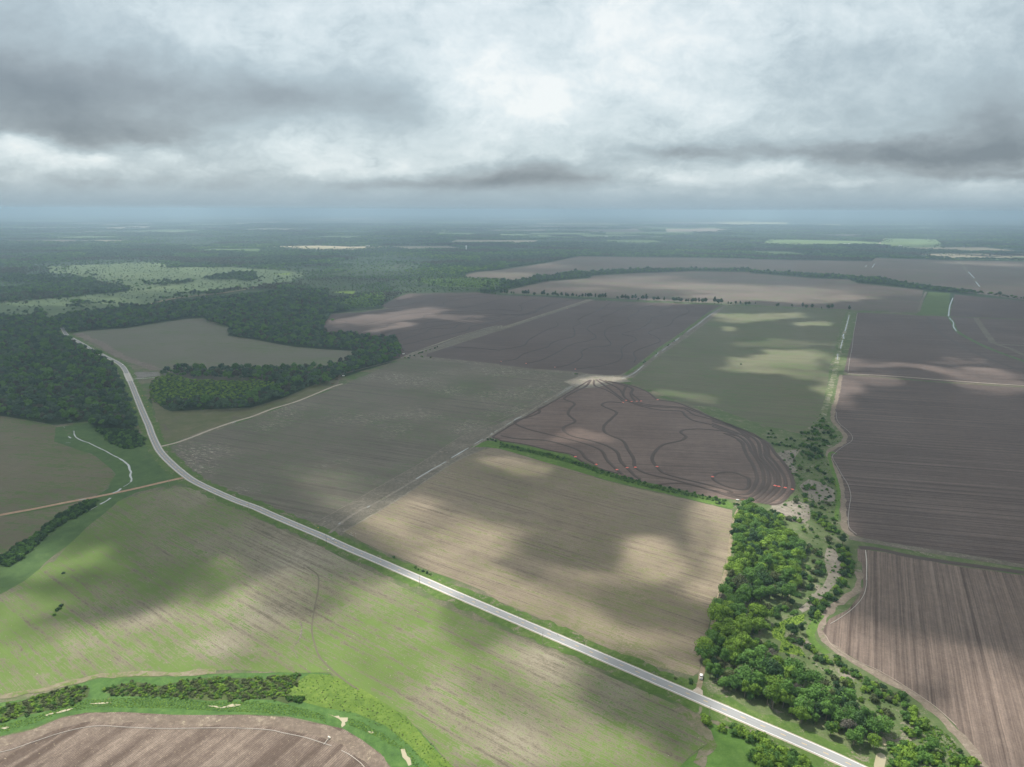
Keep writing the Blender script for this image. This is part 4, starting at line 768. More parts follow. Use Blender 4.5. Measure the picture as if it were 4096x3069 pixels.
def sign(spec, lb):
    x, y = pts(spec)[0]; o = empty('road_sign', (x, y, .1), -1.1)
    part('post', lambda v, f: box(v, f, (0, 0, 1.0), (.08, .08, 2.0)), rim, o)
    def pn(v, f):
        i = len(v); s_ = .55
        for xx in (.05, .09):
            for yy, zz in ((0, -s_), (s_, 0), (0, s_), (-s_, 0)): v.append((xx, yy, 2.3 + zz))
        f += [(i, i + 1, i + 2, i + 3), (i + 7, i + 6, i + 5, i + 4)] + [(i + k, i + 4 + k, i + 4 + (k + 1) % 4, i + (k + 1) % 4) for k in range(4)]
    part('panel', pn, yel, o); tag(o, lb, 'road sign', 'yellow road signs')
sign('B1 1259,197', 'yellow diamond sign past the bridge on the right verge'); sign('B1 1187,303', 'yellow diamond sign on the left verge by the wood'); sign('B1 1308,292', 'yellow diamond sign on the right verge by the drain'); sign('B2 603,1370', 'yellow orange sign where the muddy track meets the highway')
def tank(spec, rz, lb, L=6.0, r=1.15, legs=True):
    x, y = pts(spec)[0]; o = empty('storage_tank', (x, y, .1), rz)
    def bd(v, f):
        prof = [(-L / 2, .1), (-L / 2 + .12, r * .6), (-L / 2 + .4, r), (L / 2 - .4, r), (L / 2 - .12, r * .6), (L / 2, .1)]
        for (xa, ra), (xb, rb) in zip(prof, prof[1:]): tube(v, f, (xa, 0, r + .35), (xb, 0, r + .35), ra, rb, 14, False)
    part('tank', bd, tank_w, o, True)
    if legs:
        for s_ in (-1, 1): part('leg', lambda v, f: box(v, f, (s_ * L * .3, 0, .3), (.4, r * 1.5, .6)), rust, o)
    tag(o, lb, 'storage tank')
tank('S 2950,2003.5', -.10, 'white horizontal tank on the corner of the levee field above the wood', 3.6, .65)
tank('S 2965.5,2013', 1.1, 'slim white tank standing askew below the rusty frame', 4.2, .3)
tank('S 1373.5,1506', -.08, 'white horizontal tank in the grassy clearing by the wood', 4.6, .95)
tank('S 1614,1418', .05, 'white tank inside the low dirt ring beyond the wood', 4.6, 1.0)
x, y = pts('S 2969,2003')[0]; o = empty('rusty_frame', (x, y, .1), .4)
part('frame', lambda v, f: (box(v, f, (-1.6, 0, .8), (.2, .2, 1.6)), box(v, f, (1.6, 0, .8), (.2, .2, 1.6)), box(v, f, (0, 0, 1.6), (3.6, .25, .2)), box(v, f, (0, 1.4, .4), (3.0, .2, .2))), rust, o)
part('engine', lambda v, f: (box(v, f, (0, -.3, .8), (1.7, .9, .8)), tube(v, f, (.5, -.3, 1.2), (.5, -.3, 2.2), .1)), rust, o)
tag(o, 'rusty pump engine on a frame between the white tanks', 'pump engine')
x, y = pts('S 2976.5,2007')[0]; o = empty('fuel_cart', (x, y, .1), .1)
part('tank', lambda v, f: tube(v, f, (-1.4, 0, .9), (1.4, 0, .9), .5, n=12), tank_w, o); part('frame', lambda v, f: box(v, f, (0, 0, .3), (2.6, .8, .3)), rust, o); part('wheel', lambda v, f: tube(v, f, (-.6, -.6, .3), (-.6, .6, .3), .3, n=12), tyre, o)
tag(o, 'small white fuel cart beside the rusty pump engine', 'fuel cart')
for sp_, lb in (('S 1346,1518', 'low dark farm implement by the lane bend'), ('S 1330,1537', 'dark rusty farm implement nearest the gravel lane end')):
    x, y = pts(sp_)[0]; o = empty('farm_implement', (x, y, .15), .1)
    part('frame', lambda v, f: (box(v, f, (0, 0, .8), (5.6, .3, .3)), box(v, f, (0, 1.4, .8), (5.6, .3, .3)), box(v, f, (0, .7, .8), (.3, 2.8, .3))), rust, o)
    part('disc', lambda v, f: [tube(v, f, (-2.4 + k * .8, -.2, .45), (-2.3 + k * .8, .1, .45), .5, n=10) for k in range(7)], dark_plastic, o)
    tag(o, lb, 'farm implement')
x, y = pts('B2 895,1420')[0]; o = empty('standpipe', (x, y, .1), -.6)
part('pipe', lambda v, f: tube(v, f, (-3, 0, .4), (3, 0, .4), .16), pipe_m, o); part('riser', lambda v, f: tube(v, f, (0, 0, 0), (0, 0, 3.0), .16), pipe_m, o); part('arm', lambda v, f: tube(v, f, (-1.5, 0, 2.6), (1.8, 0, 2.6), .12), pipe_m, o)
tag(o, 'pale standpipe with a cross arm at the corner of the tan field', 'standpipe')
x, y = pts('B2 936,1442')[0]; o = empty('standpipe', (x, y, .1), -.6)
part('riser', lambda v, f: tube(v, f, (0, 0, 0), (0, 0, 4.6), .13), pipe_m, o); part('cap', lambda v, f: tube(v, f, (0, 0, 4.6), (0, 0, 4.8), .25), rim, o)
tag(o, 'thin pale upright pipe right of the cross arm standpipe', 'standpipe')
x, y = un(1865, 1004); o = empty('water_tower', (x, y, .1))
part('shaft', lambda v, f: tube(v, f, (0, 0, 0), (0, 0, 26), 4.0, 3.4, 16), tank_w, o); part('tank', lambda v, f: (tube(v, f, (0, 0, 24), (0, 0, 28), 3.6, 6.6, 20, False), tube(v, f, (0, 0, 28), (0, 0, 38), 6.6, 6.6, 20, False), tube(v, f, (0, 0, 38), (0, 0, 41), 6.6, 1.0, 20)), tank_w, o)
tag(o, 'pale water tower standing above the far forest', 'water tower')
# far farm buildings
roof_m = plain('metal_roof', (.62, .63, .62), .5, .1, .2); wall_m = plain('barn_wall', (.60, .57, .50), .8, .1, .2)
def barn(x, y, L, Wd, h, rz, lb):
    o = empty('farm_building', (x, y, .1), rz)
    part('wall', lambda v, f: box(v, f, (0, 0, h / 2), (L, Wd, h)), wall_m, o)
    def rf(v, f):
        i = len(v); e = .6
        for xx in (-L / 2 - e, L / 2 + e): v.extend([(xx, -Wd / 2 - e, h - .1), (xx, 0, h + Wd * .28), (xx, Wd / 2 + e, h - .1), (xx, 0, h + Wd * .28 - .3)])
        f += [(i, i + 4, i + 5, i + 1), (i + 1, i + 5, i + 6, i + 2), (i, i + 1, i + 2, i + 3), (i + 4, i + 7, i + 6, i + 5), (i, i + 3, i + 7, i + 4), (i + 3, i + 2, i + 6, i + 7)]
    part('roof', rf, roof_m, o); part('door', lambda v, f: box(v, f, (0, -Wd / 2 - .05, h * .4), (L * .2, .12, h * .8)), dark_plastic, o)
    tag(o, lb, 'farm building')
for k_, (sp_, L, lb) in enumerate([('A4 15,329', 26, 'white farm building at the left end of the far meadow'), ('A4 45,328', 18, 'small farm building next to the far left white one'), ('A4 765,358', 22, 'pale farm building in the middle of the far meadow edge'), ('A4 800,359', 30, 'longer pale farm building right of the middle one'),
                     ('A4 835,361', 18, 'third pale farm building in the far meadow row'), ('A4 855,360', 14, 'last small farm building in the far meadow row'), ('A4 1210,374', 26, 'white farm building below the far meadow'), ('A4 318,313', 20, 'pinkish roofed farm building at the top of the far meadow'), ('A3 940,325', 30, 'lone white farm building inside the far forest'), ('A3 1070,328', 24, 'smaller farm building inside the far forest'),
                     ('A2 1040,411', 34, 'white farm building at the sandy clearing')]):
    x, y = pts(sp_)[0]; barn(x, y, L, L * .45, 5, (k_ * .7) % 1.2 - .4, lb)
# ------------------------------------------------------------------ trees
rng = np.random.default_rng(5)
def crown_mesh(name, seed, Rr, hc, nl, nleaf, ls, mat, z0=0.0, flat=1.0, core=True, open_=0.0):
    """ leaf clumps on a cluster of lobes, around small leafy cores """
    g = np.random.default_rng(seed); vs, fs = [], []
    lob = []
    for i in range(nl):
        a = g.uniform(0, 2 * math.pi); rr = Rr * (0.62 * math.sqrt(g.uniform(.02, 1))); zz = z0 + hc * (.30 + .45 * g.uniform() * (1.15 - rr / Rr))
        s = Rr * g.uniform(.30, .50); lob.append((rr * math.cos(a), rr * math.sin(a), zz, s, s * g.uniform(.75, 1.1) * flat))
    lob.append((0, 0, z0 + hc * .62, Rr * .48, Rr * .46 * flat))
    if core:
        for (x, y, z, s, sz) in lob:
            bm = bmesh.new(); bmesh.ops.create_icosphere(bm, subdivisions=1, radius=1)
            i = len(vs)
            for v in bm.verts: k = g.uniform(.72, .95); vs.append((x + v.co.x * s * k * .82, y + v.co.y * s * k * .82, z + v.co.z * sz * k * .82))
            fs += [tuple(i + q.index for q in f.verts) for f in bm.faces]; bm.free()
    w = np.array([l[3] ** 2 for l in lob]); w /= w.sum()
    which = g.choice(len(lob), nleaf, p=w)
    for k in which:
        x, y, z, s, sz = lob[k]
        d = g.normal(size=3); d[2] = abs(d[2]) * 1.0 if g.uniform() < .8 else d[2]; d /= np.linalg.norm(d)
        rad = g.uniform(.86, 1.10)
        p = np.array([x + d[0] * s * rad, y + d[1] * s * rad, z + d[2] * sz * rad])
        n = d + g.normal(size=3) * .42; n /= np.linalg.norm(n)
        u = np.cross(n, g.normal(size=3)); u /= np.linalg.norm(u); v_ = np.cross(n, u)
        a, b_ = ls * g.uniform(.6, 1.25) / 2, ls * g.uniform(.5, 1.0) / 2
        i = len(vs); vs += [tuple(p - u * a), tuple(p + v_ * b_), tuple(p + u * a), tuple(p - v_ * b_)]; fs.append((i, i + 1, i + 2, i + 3))
    me = bpy.data.meshes.new(name); me.from_pydata([tuple(map(float, v)) for v in vs], [], fs); me.materials.append(mat); me.update()
    return me
def trunk_mesh(name, seed, h, r, Rr, mat):
    g = np.random.default_rng(seed); vs, fs = [], []
    tube(vs, fs, (0, 0, -.2), (g.normal() * .3, g.normal() * .3, h * .6), r, r * .65, 8, False)
    for k in range(5):
        a = k * 1.26 + g.uniform(0, .6); z = h * g.uniform(.38, .58)
        tube(vs, fs, (0, 0, z), (math.cos(a) * Rr * .55, math.sin(a) * Rr * .55, z + h * .28), r * .42, r * .16, 6, False)
    me = bpy.data.meshes.new(name); me.from_pydata(vs, [], fs); me.materials.append(mat); me.update(); return me
TONES = ['light', 'mid', 'dark', 'olive']
CR = {}
for tone in TONES:
    CR[tone] = [crown_mesh('crown', 11 + i * 7 + len(tone), (5.2, 4.3, 5.8)[i], (11.0, 13.0, 9.5)[i], (13, 9, 17)[i], (1150, 900, 1300)[i], .95, M['leaf_' + tone], 1.6) for i in range(3)]
CR['grey'] = [crown_mesh('crown', 91, 4.6, 9.0, 9, 420, .8, M['leaf_grey'], 3.6, core=False)]
TR = [trunk_mesh('trunk', i, 13, .32, 4.6, M['bark']) for i in range(2)]
BU = {tone: [crown_mesh('foliage', 41 + i * 5, 2.2, 3.0, 6, 330, .62, M['leaf_' + tone], -.3) for i in range(2)] for tone in ('light', 'mid', 'dark', 'olive', 'lime')}
def place_tree(x, y, s, tone, label, group, i, name='broadleaf_tree', cat='tree', sz=1.0):
    o = bpy.data.objects.new(name, None); C.objects.link(o); o.location = (x, y, 0); o.rotation_euler = (0, 0, float(rng.uniform(0, 6.28))); o.scale = (s, s, s * sz)
    cs = CR[tone]; c_ = bpy.data.objects.new('crown', cs[i % len(cs)]); C.objects.link(c_); c_.parent = o
    t_ = bpy.data.objects.new('trunk', TR[i % 2]); C.objects.link(t_); t_.parent = o
    return tag(o, label, cat, group)
def place_bush(x, y, s, tone, label, group, i, name='bush', cat='bush'):
    o = bpy.data.objects.new(name, BU[tone][i % 2]); C.objects.link(o); o.location = (x, y, .05); o.rotation_euler = (0, 0, float(rng.uniform(0, 6.28))); o.scale = (s, s, s)
    return tag(o, label, cat, group)
def grid_in(P, step, jit=.42, seed=0):
    g = np.random.default_rng(seed); A_ = np.array(P); x0, y0 = A_.min(0); x1, y1 = A_.max(0)
    xs = np.arange(x0, x1, step); ys = np.arange(y0, y1, step * .88); gx, gy = np.meshgrid(xs, ys); gx = gx + (np.arange(len(ys)) % 2)[:, None] * step * .5
    gx = gx + g.uniform(-jit, jit, gx.shape) * step; gy = gy + g.uniform(-jit, jit, gy.shape) * step
    k = inside(gx, gy, P); return np.stack([gx[k], gy[k]], -1)
# stuff scattered by geometry nodes
def scatter(name, xy, sc, protos, label, cat, zs=1.0, z=0.0, seed=0):
    me = bpy.data.meshes.new(name); n = len(xy)
    me.vertices.add(n); co = np.zeros((n, 3), 'f'); co[:, :2] = xy; co[:, 2] = z; me.vertices.foreach_set('co', co.ravel())
    a = me.attributes.new('sc', 'FLOAT_VECTOR', 'POINT'); g = np.random.default_rng(seed)
    s = np.stack([sc * g.uniform(.85, 1.15, n), sc * g.uniform(.85, 1.15, n), sc * zs * g.uniform(.8, 1.2, n)], -1).astype('f'); a.data.foreach_set('vector', s.ravel())
    r = me.attributes.new('rt', 'FLOAT_VECTOR', 'POINT'); rr = np.zeros((n, 3), 'f'); rr[:, 2] = g.uniform(0, 6.28, n); r.data.foreach_set('vector', rr.ravel())
    me.update(); o = bpy.data.objects.new(name, me); C.objects.link(o)
    col = bpy.data.collections.new(name + '_source')
    for i, pm in enumerate(protos): col.objects.link(bpy.data.objects.new('%s_plant_%d' % (name, i), pm))
    for pm in protos: me.materials.append(pm.materials[0])
    ng = bpy.data.node_groups.new(name, 'GeometryNodeTree')
    ng.interface.new_socket('Geometry', in_out='INPUT', socket_type='NodeSocketGeometry'); ng.interface.new_socket('Geometry', in_out='OUTPUT', socket_type='NodeSocketGeometry')
    T = NT(ng); gi = T.new('NodeGroupInput'); go = T.new('NodeGroupOutput'); iop = T.new('GeometryNodeInstanceOnPoints'); ci = T.new('GeometryNodeCollectionInfo')
    ci.inputs[0].default_value = col; ci.inputs[1].default_value = True; ci.inputs[2].default_value = True
    na = T.new('GeometryNodeInputNamedAttribute', data_type='FLOAT_VECTOR'); na.inputs[0].default_value = 'sc'; nr = T.new('GeometryNodeInputNamedAttribute', data_type='FLOAT_VECTOR'); nr.inputs[0].default_value = 'rt'
    T.l.new(gi.outputs[0], iop.inputs['Points']); T.l.new(ci.outputs[0], iop.inputs['Instance']); iop.inputs['Pick Instance'].default_value = True
    T.l.new(na.outputs[0], iop.inputs['Scale']); T.l.new(nr.outputs[0], iop.inputs['Rotation']); T.l.new(iop.outputs[0], go.inputs[0])
    md = o.modifiers.new('scatter', 'NODES'); md.node_group = ng
    return tag(o, label, cat, kind='stuff')

# -- the near wood: every tree an object up to the limit
WOOD = pts('C3 1870,0 1835,200 1775,380 1725,560 1665,720 1650,870 1660,1000 1750,1085 1900,1190 2100,1275; C4 200,1320 400,1420 550,1475 700,1510 860,1545 980,1560 1010,1540 1000,1450 1080,1400 1080,1340 1010,1290 930,1280 850,1200 780,1110 660,1080 560,1050 480,1000 380,880 250,850 150,800 60,720 0,690; D2 560,1480 650,1470 740,1390 820,1330 860,1230 760,1200 600,1190 520,1120 500,1060 600,1020 720,1000 870,960 1100,970 1250,900 1290,720 1220,520 1290,420 1260,300 1150,200 1050,90; D1 960,1440 700,1440 500,1330 450,1280 400,1320 350,1420')
wp = grid_in(WOOD, 7.2, .36, 3); rp_ = np.array(ROAD); rp_ = resample(rp_, 6); wp = wp[np.array([np.min(np.hypot(rp_[:, 0] - a, rp_[:, 1] - b)) for a, b in wp]) > 16.5]; d_ = np.hypot(wp[:, 0], wp[:, 1]); wp = wp[np.argsort(d_)]
NIND = 225
refs = {'the white pickup': pts('S 2850,2690')[0], 'the creek pool': pts('C4 960,1500')[0], 'the highway verge': pts('C4 300,1330')[0], 'the pale utility pole': pts('C3 2000,1200')[0], 'the dry creek bed': pts('D2 1150,850')[0], 'the field track': pts('D2 300,1100')[0],
        'the lime weed patch': pts('D2 800,1300')[0], 'the rusty pump engine': pts('D1 450,1350')[0], 'the middle of the wood': pts('D2 800,500')[0], 'the creek bottom scrub': pts('C4 500,950')[0]}
def near_ref(x, y): return min(refs, key=lambda k: math.hypot(refs[k][0] - x, refs[k][1] - y))
roadside = np.array(ROAD)
TN = {'light': 'bright green', 'mid': 'mid green', 'dark': 'dark green', 'olive': 'olive green', 'grey': 'bare greyish'}
for i, (x, y) in enumerate(wp[:NIND]):
    n_ = mnoise.noise(Vector((x * .02, y * .02, 1.3))) + rng.normal() * .22
    tone = 'grey' if rng.uniform() < .025 else 'light' if n_ > -.04 else 'mid' if n_ > -.5 else 'olive' if rng.uniform() < .22 else 'dark'
    s = float(np.clip(rng.normal(1.05, .25), .6, 1.6)); size = 'tall' if s > 1.18 else 'small' if s < .93 else 'rounded'
    dr = np.min(np.linalg.norm(roadside - (x, y), axis=1)); where = 'on the roadside by ' if dr < 24 else 'in the wood by '
    place_tree(x, y, s, tone, '%s %s tree %s%s' % (size, TN[tone], where, near_ref(x, y)), '%s %s trees %s%s' % (size, TN[tone], where, near_ref(x, y)), i, sz=float(rng.uniform(.85, 1.2)))
rest = wp[NIND:]
if len(rest): scatter('woodland', rest, rng.normal(1.06, .15, len(rest)), CR['light'] + CR['mid'] + CR['dark'][:1], 'far part of the leafy green wood by the creek', 'trees', .95, seed=2)
# -- single trees
single = [('D2 1150,1400', 1.0, 'dark', 'dark round tree standing in the lime weed patch, left of a pair'), ('D2 1270,1370', .75, 'dark', 'small dark tree at the right of the pair in the lime weed patch'), ('C4 1065,1035', .5, 'dark', 'small dark conical tree beside the ploughed field edge'),
          ('C4 1460,1530', .9, 'mid', 'round green tree alone at the lower right creek bank'), ('D2 1800,250', 1.0, 'dark', 'dark tree beside the big brown field corner'), ('D2 1620,220', .7, 'olive', 'olive tree left of the dark tree at the brown field corner'), ('D1 1380,560', 1.05, 'dark', 'large dark tree in the narrow creek thicket'),
          ('D1 1430,600', .8, 'dark', 'second dark tree in the narrow creek thicket'), ('D1 1320,600', .7, 'mid', 'green tree at the left of the narrow creek thicket'), ('D1 1480,160', .8, 'mid', 'top tree of the creek thicket below the olive field'), ('D1 1450,230', .8, 'mid', 'tree below the top of the creek thicket'), ('D1 1530,250', .75, 'mid', 'tree at the right of the upper thicket'),
          ('D1 1400,300', .7, 'mid', 'low tree at the foot of the upper thicket'), ('D1 530,1290', .55, 'dark', 'tiny dark conifer shaped tree at the top of the wood'), ('D1 930,1420', .5, 'dark', 'small dark tree at the right end of the wood top'), ('D1 790,1390', .7, 'dark', 'dark tree behind the top of the wood'), ('D1 840,1400', .6, 'dark', 'second dark tree behind the top of the wood'), ('D1 640,1380', .85, 'grey', 'leafless grey tree at the top of the wood'),
          ('D2 330,1090', .6, 'grey', 'pale dead tree at the edge of the field track'), ('B3 1905,1130', .75, 'mid', 'round tree at the end of the ditch hedge'), ('A2 730,1075', 1.0, 'mid', 'lone tree at the corner of the levee field beyond the woods')]
for i, (sp_, s, tone, lb) in enumerate(single): x, y = pts(sp_)[0]; place_tree(x, y, s, tone, lb, None, i, sz=.9)
# -- tree row beyond the big dark field
row = [('A3', [(12, 835, 1.3), (40, 837, 1.4), (60, 836, 1.4), (100, 838, 1.0), (122, 840, .9), (205, 842, 1.5), (225, 846, 1.6), (250, 847, 1.5), (302, 850, 1.2), (372, 852, 1.5), (388, 854, 1.6), (420, 852, 1.0), (468, 856, 1.4), (488, 858, 1.5), (510, 857, 1.1), (545, 860, 1.4), (580, 862, 1.2), (598, 862, 1.2), (640, 864, 1.3), (675, 864, .9), (702, 866, .9), (728, 868, 1.3), (755, 868, 1.2), (780, 870, 1.6), (800, 870, 1.5), (842, 872, 1.2), (880, 875, 1.5), (905, 877, 1.6), (930, 878, 1.5),
              (1038, 880, 1.0), (1080, 885, 1.5), (1105, 887, 1.4), (1128, 887, 1.4), (1170, 888, 1.5), (1195, 889, 1.5), (1222, 889, .8), (1262, 892, 1.5), (1290, 893, 1.6), (1360, 897, 1.4), (1395, 899, 1.4), (1450, 900, 1.2), (1535, 905, 1.5), (1560, 907, 1.4), (1580, 907, 1.3), (1600, 907, 1.3), (1645, 910, 1.1), (1665, 910, 1.0), (1700, 914, 1.5), (1725, 915, 1.5), (1755, 916, 1.3), (1790, 917, 1.5), (1812, 918, 1.6), (1895, 922, 1.7), (1925, 925, 1.6), (1955, 925, 1.6), (2015, 929, .8), (2040, 928, .8), (2082, 930, 1.1), (2122, 931, 1.0), (2172, 934, 1.1), (2200, 935, 1.1)]),
       ('A4', [(42, 848, .7), (222, 867, 1.2), (337, 870, 1.0), (422, 876, 1.3), (452, 877, 1.1), (498, 880, 1.3), (575, 882, .6), (628, 884, 1.3), (658, 884, 1.4), (798, 896, 1.2)])]
k = 0
zone_ = {0: 'left stretch of the tree row', 1: 'middle stretch of the tree row', 2: 'right stretch of the tree row'}
for tl, lst in row:
    for (a, b_, s) in lst:
        x, y = pts('%s %d,%d' % (tl, a, b_))[0]; z_ = 0 if tl == 'A3' and a < 800 else 1 if tl == 'A3' and a < 1900 else 2; sz_ = 'big' if s > 1.35 else 'small' if s < 1.05 else 'middling'
        o = place_tree(x, y, s * .95, 'dark', '%s dark tree, %s' % (sz_, zone_[z_]), '%s trees of the tree row, %s' % (sz_, zone_[z_]), k, 'hedgerow_tree', sz=1.25); k += 1
# -- bushes: creek bottom, ditches, verges
bz = [('ditch hedge below the levee field', 'B3 10,606 60,625 110,640 160,650 210,668 250,675 262,680 300,690 360,708 385,712 410,706 425,704 440,708 462,715 505,735 560,750 600,765 640,778 665,785 700,790 760,812 830,825 900,850 960,870 1030,892 1100,905 1160,922 1230,940 1280,955 1420,990 1500,1005 1580,1020 1650,1035 1720,1050 1790,1068 1850,1085 1885,1100 1900,1105 1920,1110 1940,1135 1970,1140 2070,1148 2095,1150; B2 2100,575 2125,572 2145,580 2170,590', ('mid', 'dark', 'light'), (.8, 1.5)),
      ('narrow creek thicket', 'D1 1200,290 1250,290 1300,290 1350,270 1380,240 1400,200 1460,130 1490,100 1550,200 1600,240 1620,270 1560,290 1500,290 1440,300 1380,310 1300,370 1350,380 1400,380 1450,370 1500,390 1540,400 1620,350 1660,340 1600,330 1560,430 1500,450 1450,470 1400,430 1350,440 1300,480 1240,470 1190,460 1220,540 1260,560 1290,580 1350,520 1420,520 1470,550 1480,600 1440,620 1400,630 1350,610 1310,640', ('mid', 'dark', 'mid'), (1.2, 2.2)),
      ('line left of the thicket', 'D1 750,345 790,345 850,350 810,430 840,440 870,440 900,450 930,420 945,440 970,455 1010,465 1050,470 1090,480 1130,490 790,255 760,300 820,300', ('dark', 'mid', 'dark'), (.9, 1.6)),
      ('upper creek bottom', 'D1 1000,380 1060,370 1110,395 1185,770 1290,805 1215,450 1180,750 1100,660 1080,600 1070,580', ('olive', 'olive', 'mid'), (1.2, 1.9)),
      ('bare creek patch', 'D1 1375,1040 1250,1030 1240,1050 1270,1210 1250,1140 1120,1215 1190,1490 1100,1460 1040,1460 1230,1610 1300,1000', ('olive', 'light', 'mid'), (1.3, 2.6)),
      ('strip under the brown field', 'D1 1420,780 1440,800 1470,810 1500,830 1520,840 1400,760 1520,900 1550,910 1580,950 1600,920 1620,960 1590,1150 1560,1160 1540,1230 1480,1220 1440,1250 1580,1260 1390,1290 1340,1280', ('olive', 'mid', 'dark'), (.9, 1.8)),
      ('hedge on the right creek bank', 'D1 1370,1380 1400,1400 1380,1430 1420,1450 1450,1480 1480,1500 1500,1540 1540,1530 1580,1560 1600,1600 1640,1610 1560,1600 1480,1440 1440,1400; D2 1560,20 1600,30 1640,60 1700,90 1740,110 1760,280 1800,330 1750,340 1850,320 1870,400 1820,400 1780,450 1870,470 1900,500 1840,500 1800,540 1900,560 1850,600 1900,620 1880,660 1800,640 1780,720 1820,760 1750,780 1720,820 1760,860 1700,880 1660,920 1620,940 1700,960 1560,990 1600,1020 1520,1020 1460,1010 1430,1000 1420,1100 1480,1120 1540,1080 1400,1150 1460,1170', ('mid', 'dark', 'light'), (1.4, 2.4)),
      ('scrub beside the dry bed', 'D2 1380,300 1420,330 1350,340 1460,360 1500,400 1380,280 1440,480 1500,520 1540,560 1480,560 1560,620 1500,640 1420,620 1380,700 1320,660 1300,800 1360,820 1400,800 1440,700 1240,900 1180,1000 1100,1060 1060,1080 1020,1060 1260,600 1340,560', ('olive', 'mid', 'dark'), (1.3, 2.4)),
      ('clearing in the wood', 'D2 640,1020 700,1030 780,1060 860,1060 920,1080 960,1100 720,1090 640,1080 580,1080 830,1110 900,1140 560,1140 760,1150 700,1140 960,1160 600,1250 680,1250 560,1330 640,1340 700,1320 720,1380 620,1400 800,1240 880,1330 500,1560 600,1500 700,1500 760,1520 840,1540 900,1580 780,1600 640,1600 860,1500', ('light', 'mid', 'olive'), (1.2, 2.2)),
      ('bend of the ploughed field', 'D2 1130,1450 1180,1480 1260,1500 1300,1490 1240,1470 1380,1580 1420,1590 1400,1560; C4 480,700 510,740 530,790 560,810 600,800 640,820 580,780 690,810 720,830 740,860 760,880 700,790 850,900 880,920 850,940', ('mid', 'dark', 'light'), (1.0, 1.9)),
      ('lower right creek bank', 'C4 920,1000 950,1010 980,1020 960,1040 1000,990 930,1040 1020,1080 1060,1090 1090,1100 1120,1070 1160,1090 1200,1110 1230,1100 1140,1130 1160,1150 770,960 760,990 780,1000 650,930 680,950 740,970 620,900 980,1130 890,1120 1080,1220 1090,1240 1060,1230', ('light', 'mid', 'olive'), (1.1, 2.2)),
      ('patch right of the creek pool', 'C4 1250,1180 1290,1200 1310,1220 1260,1280 1290,1290 1320,1310 1350,1330 1380,1350 1300,1390 1330,1400 1270,1390 1400,1320 1240,1240 1340,1260 1200,1520 1240,1500 1280,1510 1320,1520 1360,1530 1180,1560 1230,1560 1290,1570 1340,1580 1200,1610 1260,1620 1320,1620 1180,1640 1440,1620 1500,1640 1640,1640 1700,1630 1760,1640 1820,1650 1150,1540', ('light', 'mid', 'light'), (1.3, 2.3)),
      ('thicket below the highway at the right', 'C3 1660,1285 1675,1300 1895,1355 1910,1370 1930,1385 1900,1400 1950,1400 2050,1420 2075,1410 2090,1430 1990,1420 1970,1390 1800,1365 2180,1500 2150,1520 2100,1580 2140,1600 2080,1620 2190,1620; C4 20,1410 40,1420 60,1440 90,1460 10,1450 130,1500 150,1510 170,1495 190,1530 200,1560 230,1540 260,1560 290,1580 330,1590 150,1580 180,1600 220,1610 260,1620 300,1620 340,1630 380,1640 100,1640 150,1640 420,1620 60,1600 20,1580 80,1560', ('light', 'mid', 'light'), (1.3, 2.3)),
      ('ditch north of the highway', 'C2 1340,45 1360,60 1400,75 1435,90 1460,100; C3 1430,945 1545,965 1540,975; B2 1270,1618; C1 515,90 500,352 480,380 455,395 470,385 490,360 440,430', ('olive', 'mid', 'dark'), (.6, 1.1)),
      ('drain corner beyond the wood', 'S 1620,1434 1633,1433 1638,1435 1675,1416 1680,1413 1686,1412 1690,1411 1705,1406 1720,1401 1740,1395 1750,1390 1685,1428 1690,1430 1640,1425 1657,1425 1722,1432', ('dark', 'dark', 'mid'), (.9, 1.6)),
      ('drain beside the olive field', 'A3 1525,1255 1540,1250 1490,1285 1480,1290 1380,1360 1280,1430 1270,1440 1610,1195 665,1540 680,1542 2130,1457', ('dark', 'mid', 'dark'), (.9, 1.5))]
allb = []
for zn, sp_, tones, (lo, hi) in bz:
    for (x, y) in pts(sp_): allb.append((math.hypot(x, y) / (lo + hi), x, y))
cut = sorted(allb)[284][0]; kb = 0; far_b = []
for zn, sp_, tones, (lo, hi) in bz:
    for (x, y) in pts(sp_):
        if math.hypot(x, y) / (lo + hi) > cut: far_b.append((x, y, (lo + hi) * .45)); continue
        s = float(rng.uniform(lo, hi)) * .9; tone = tones[kb % 3]; sz_ = 'large' if s > (lo + hi) / 2 * .9 else 'small'
        place_bush(x + rng.normal() * .6, y + rng.normal() * .6, s, tone, '%s %s bush in the %s' % (sz_, TN.get(tone, tone), zn), '%s %s bushes in the %s' % (sz_, TN.get(tone, tone), zn), kb); kb += 1
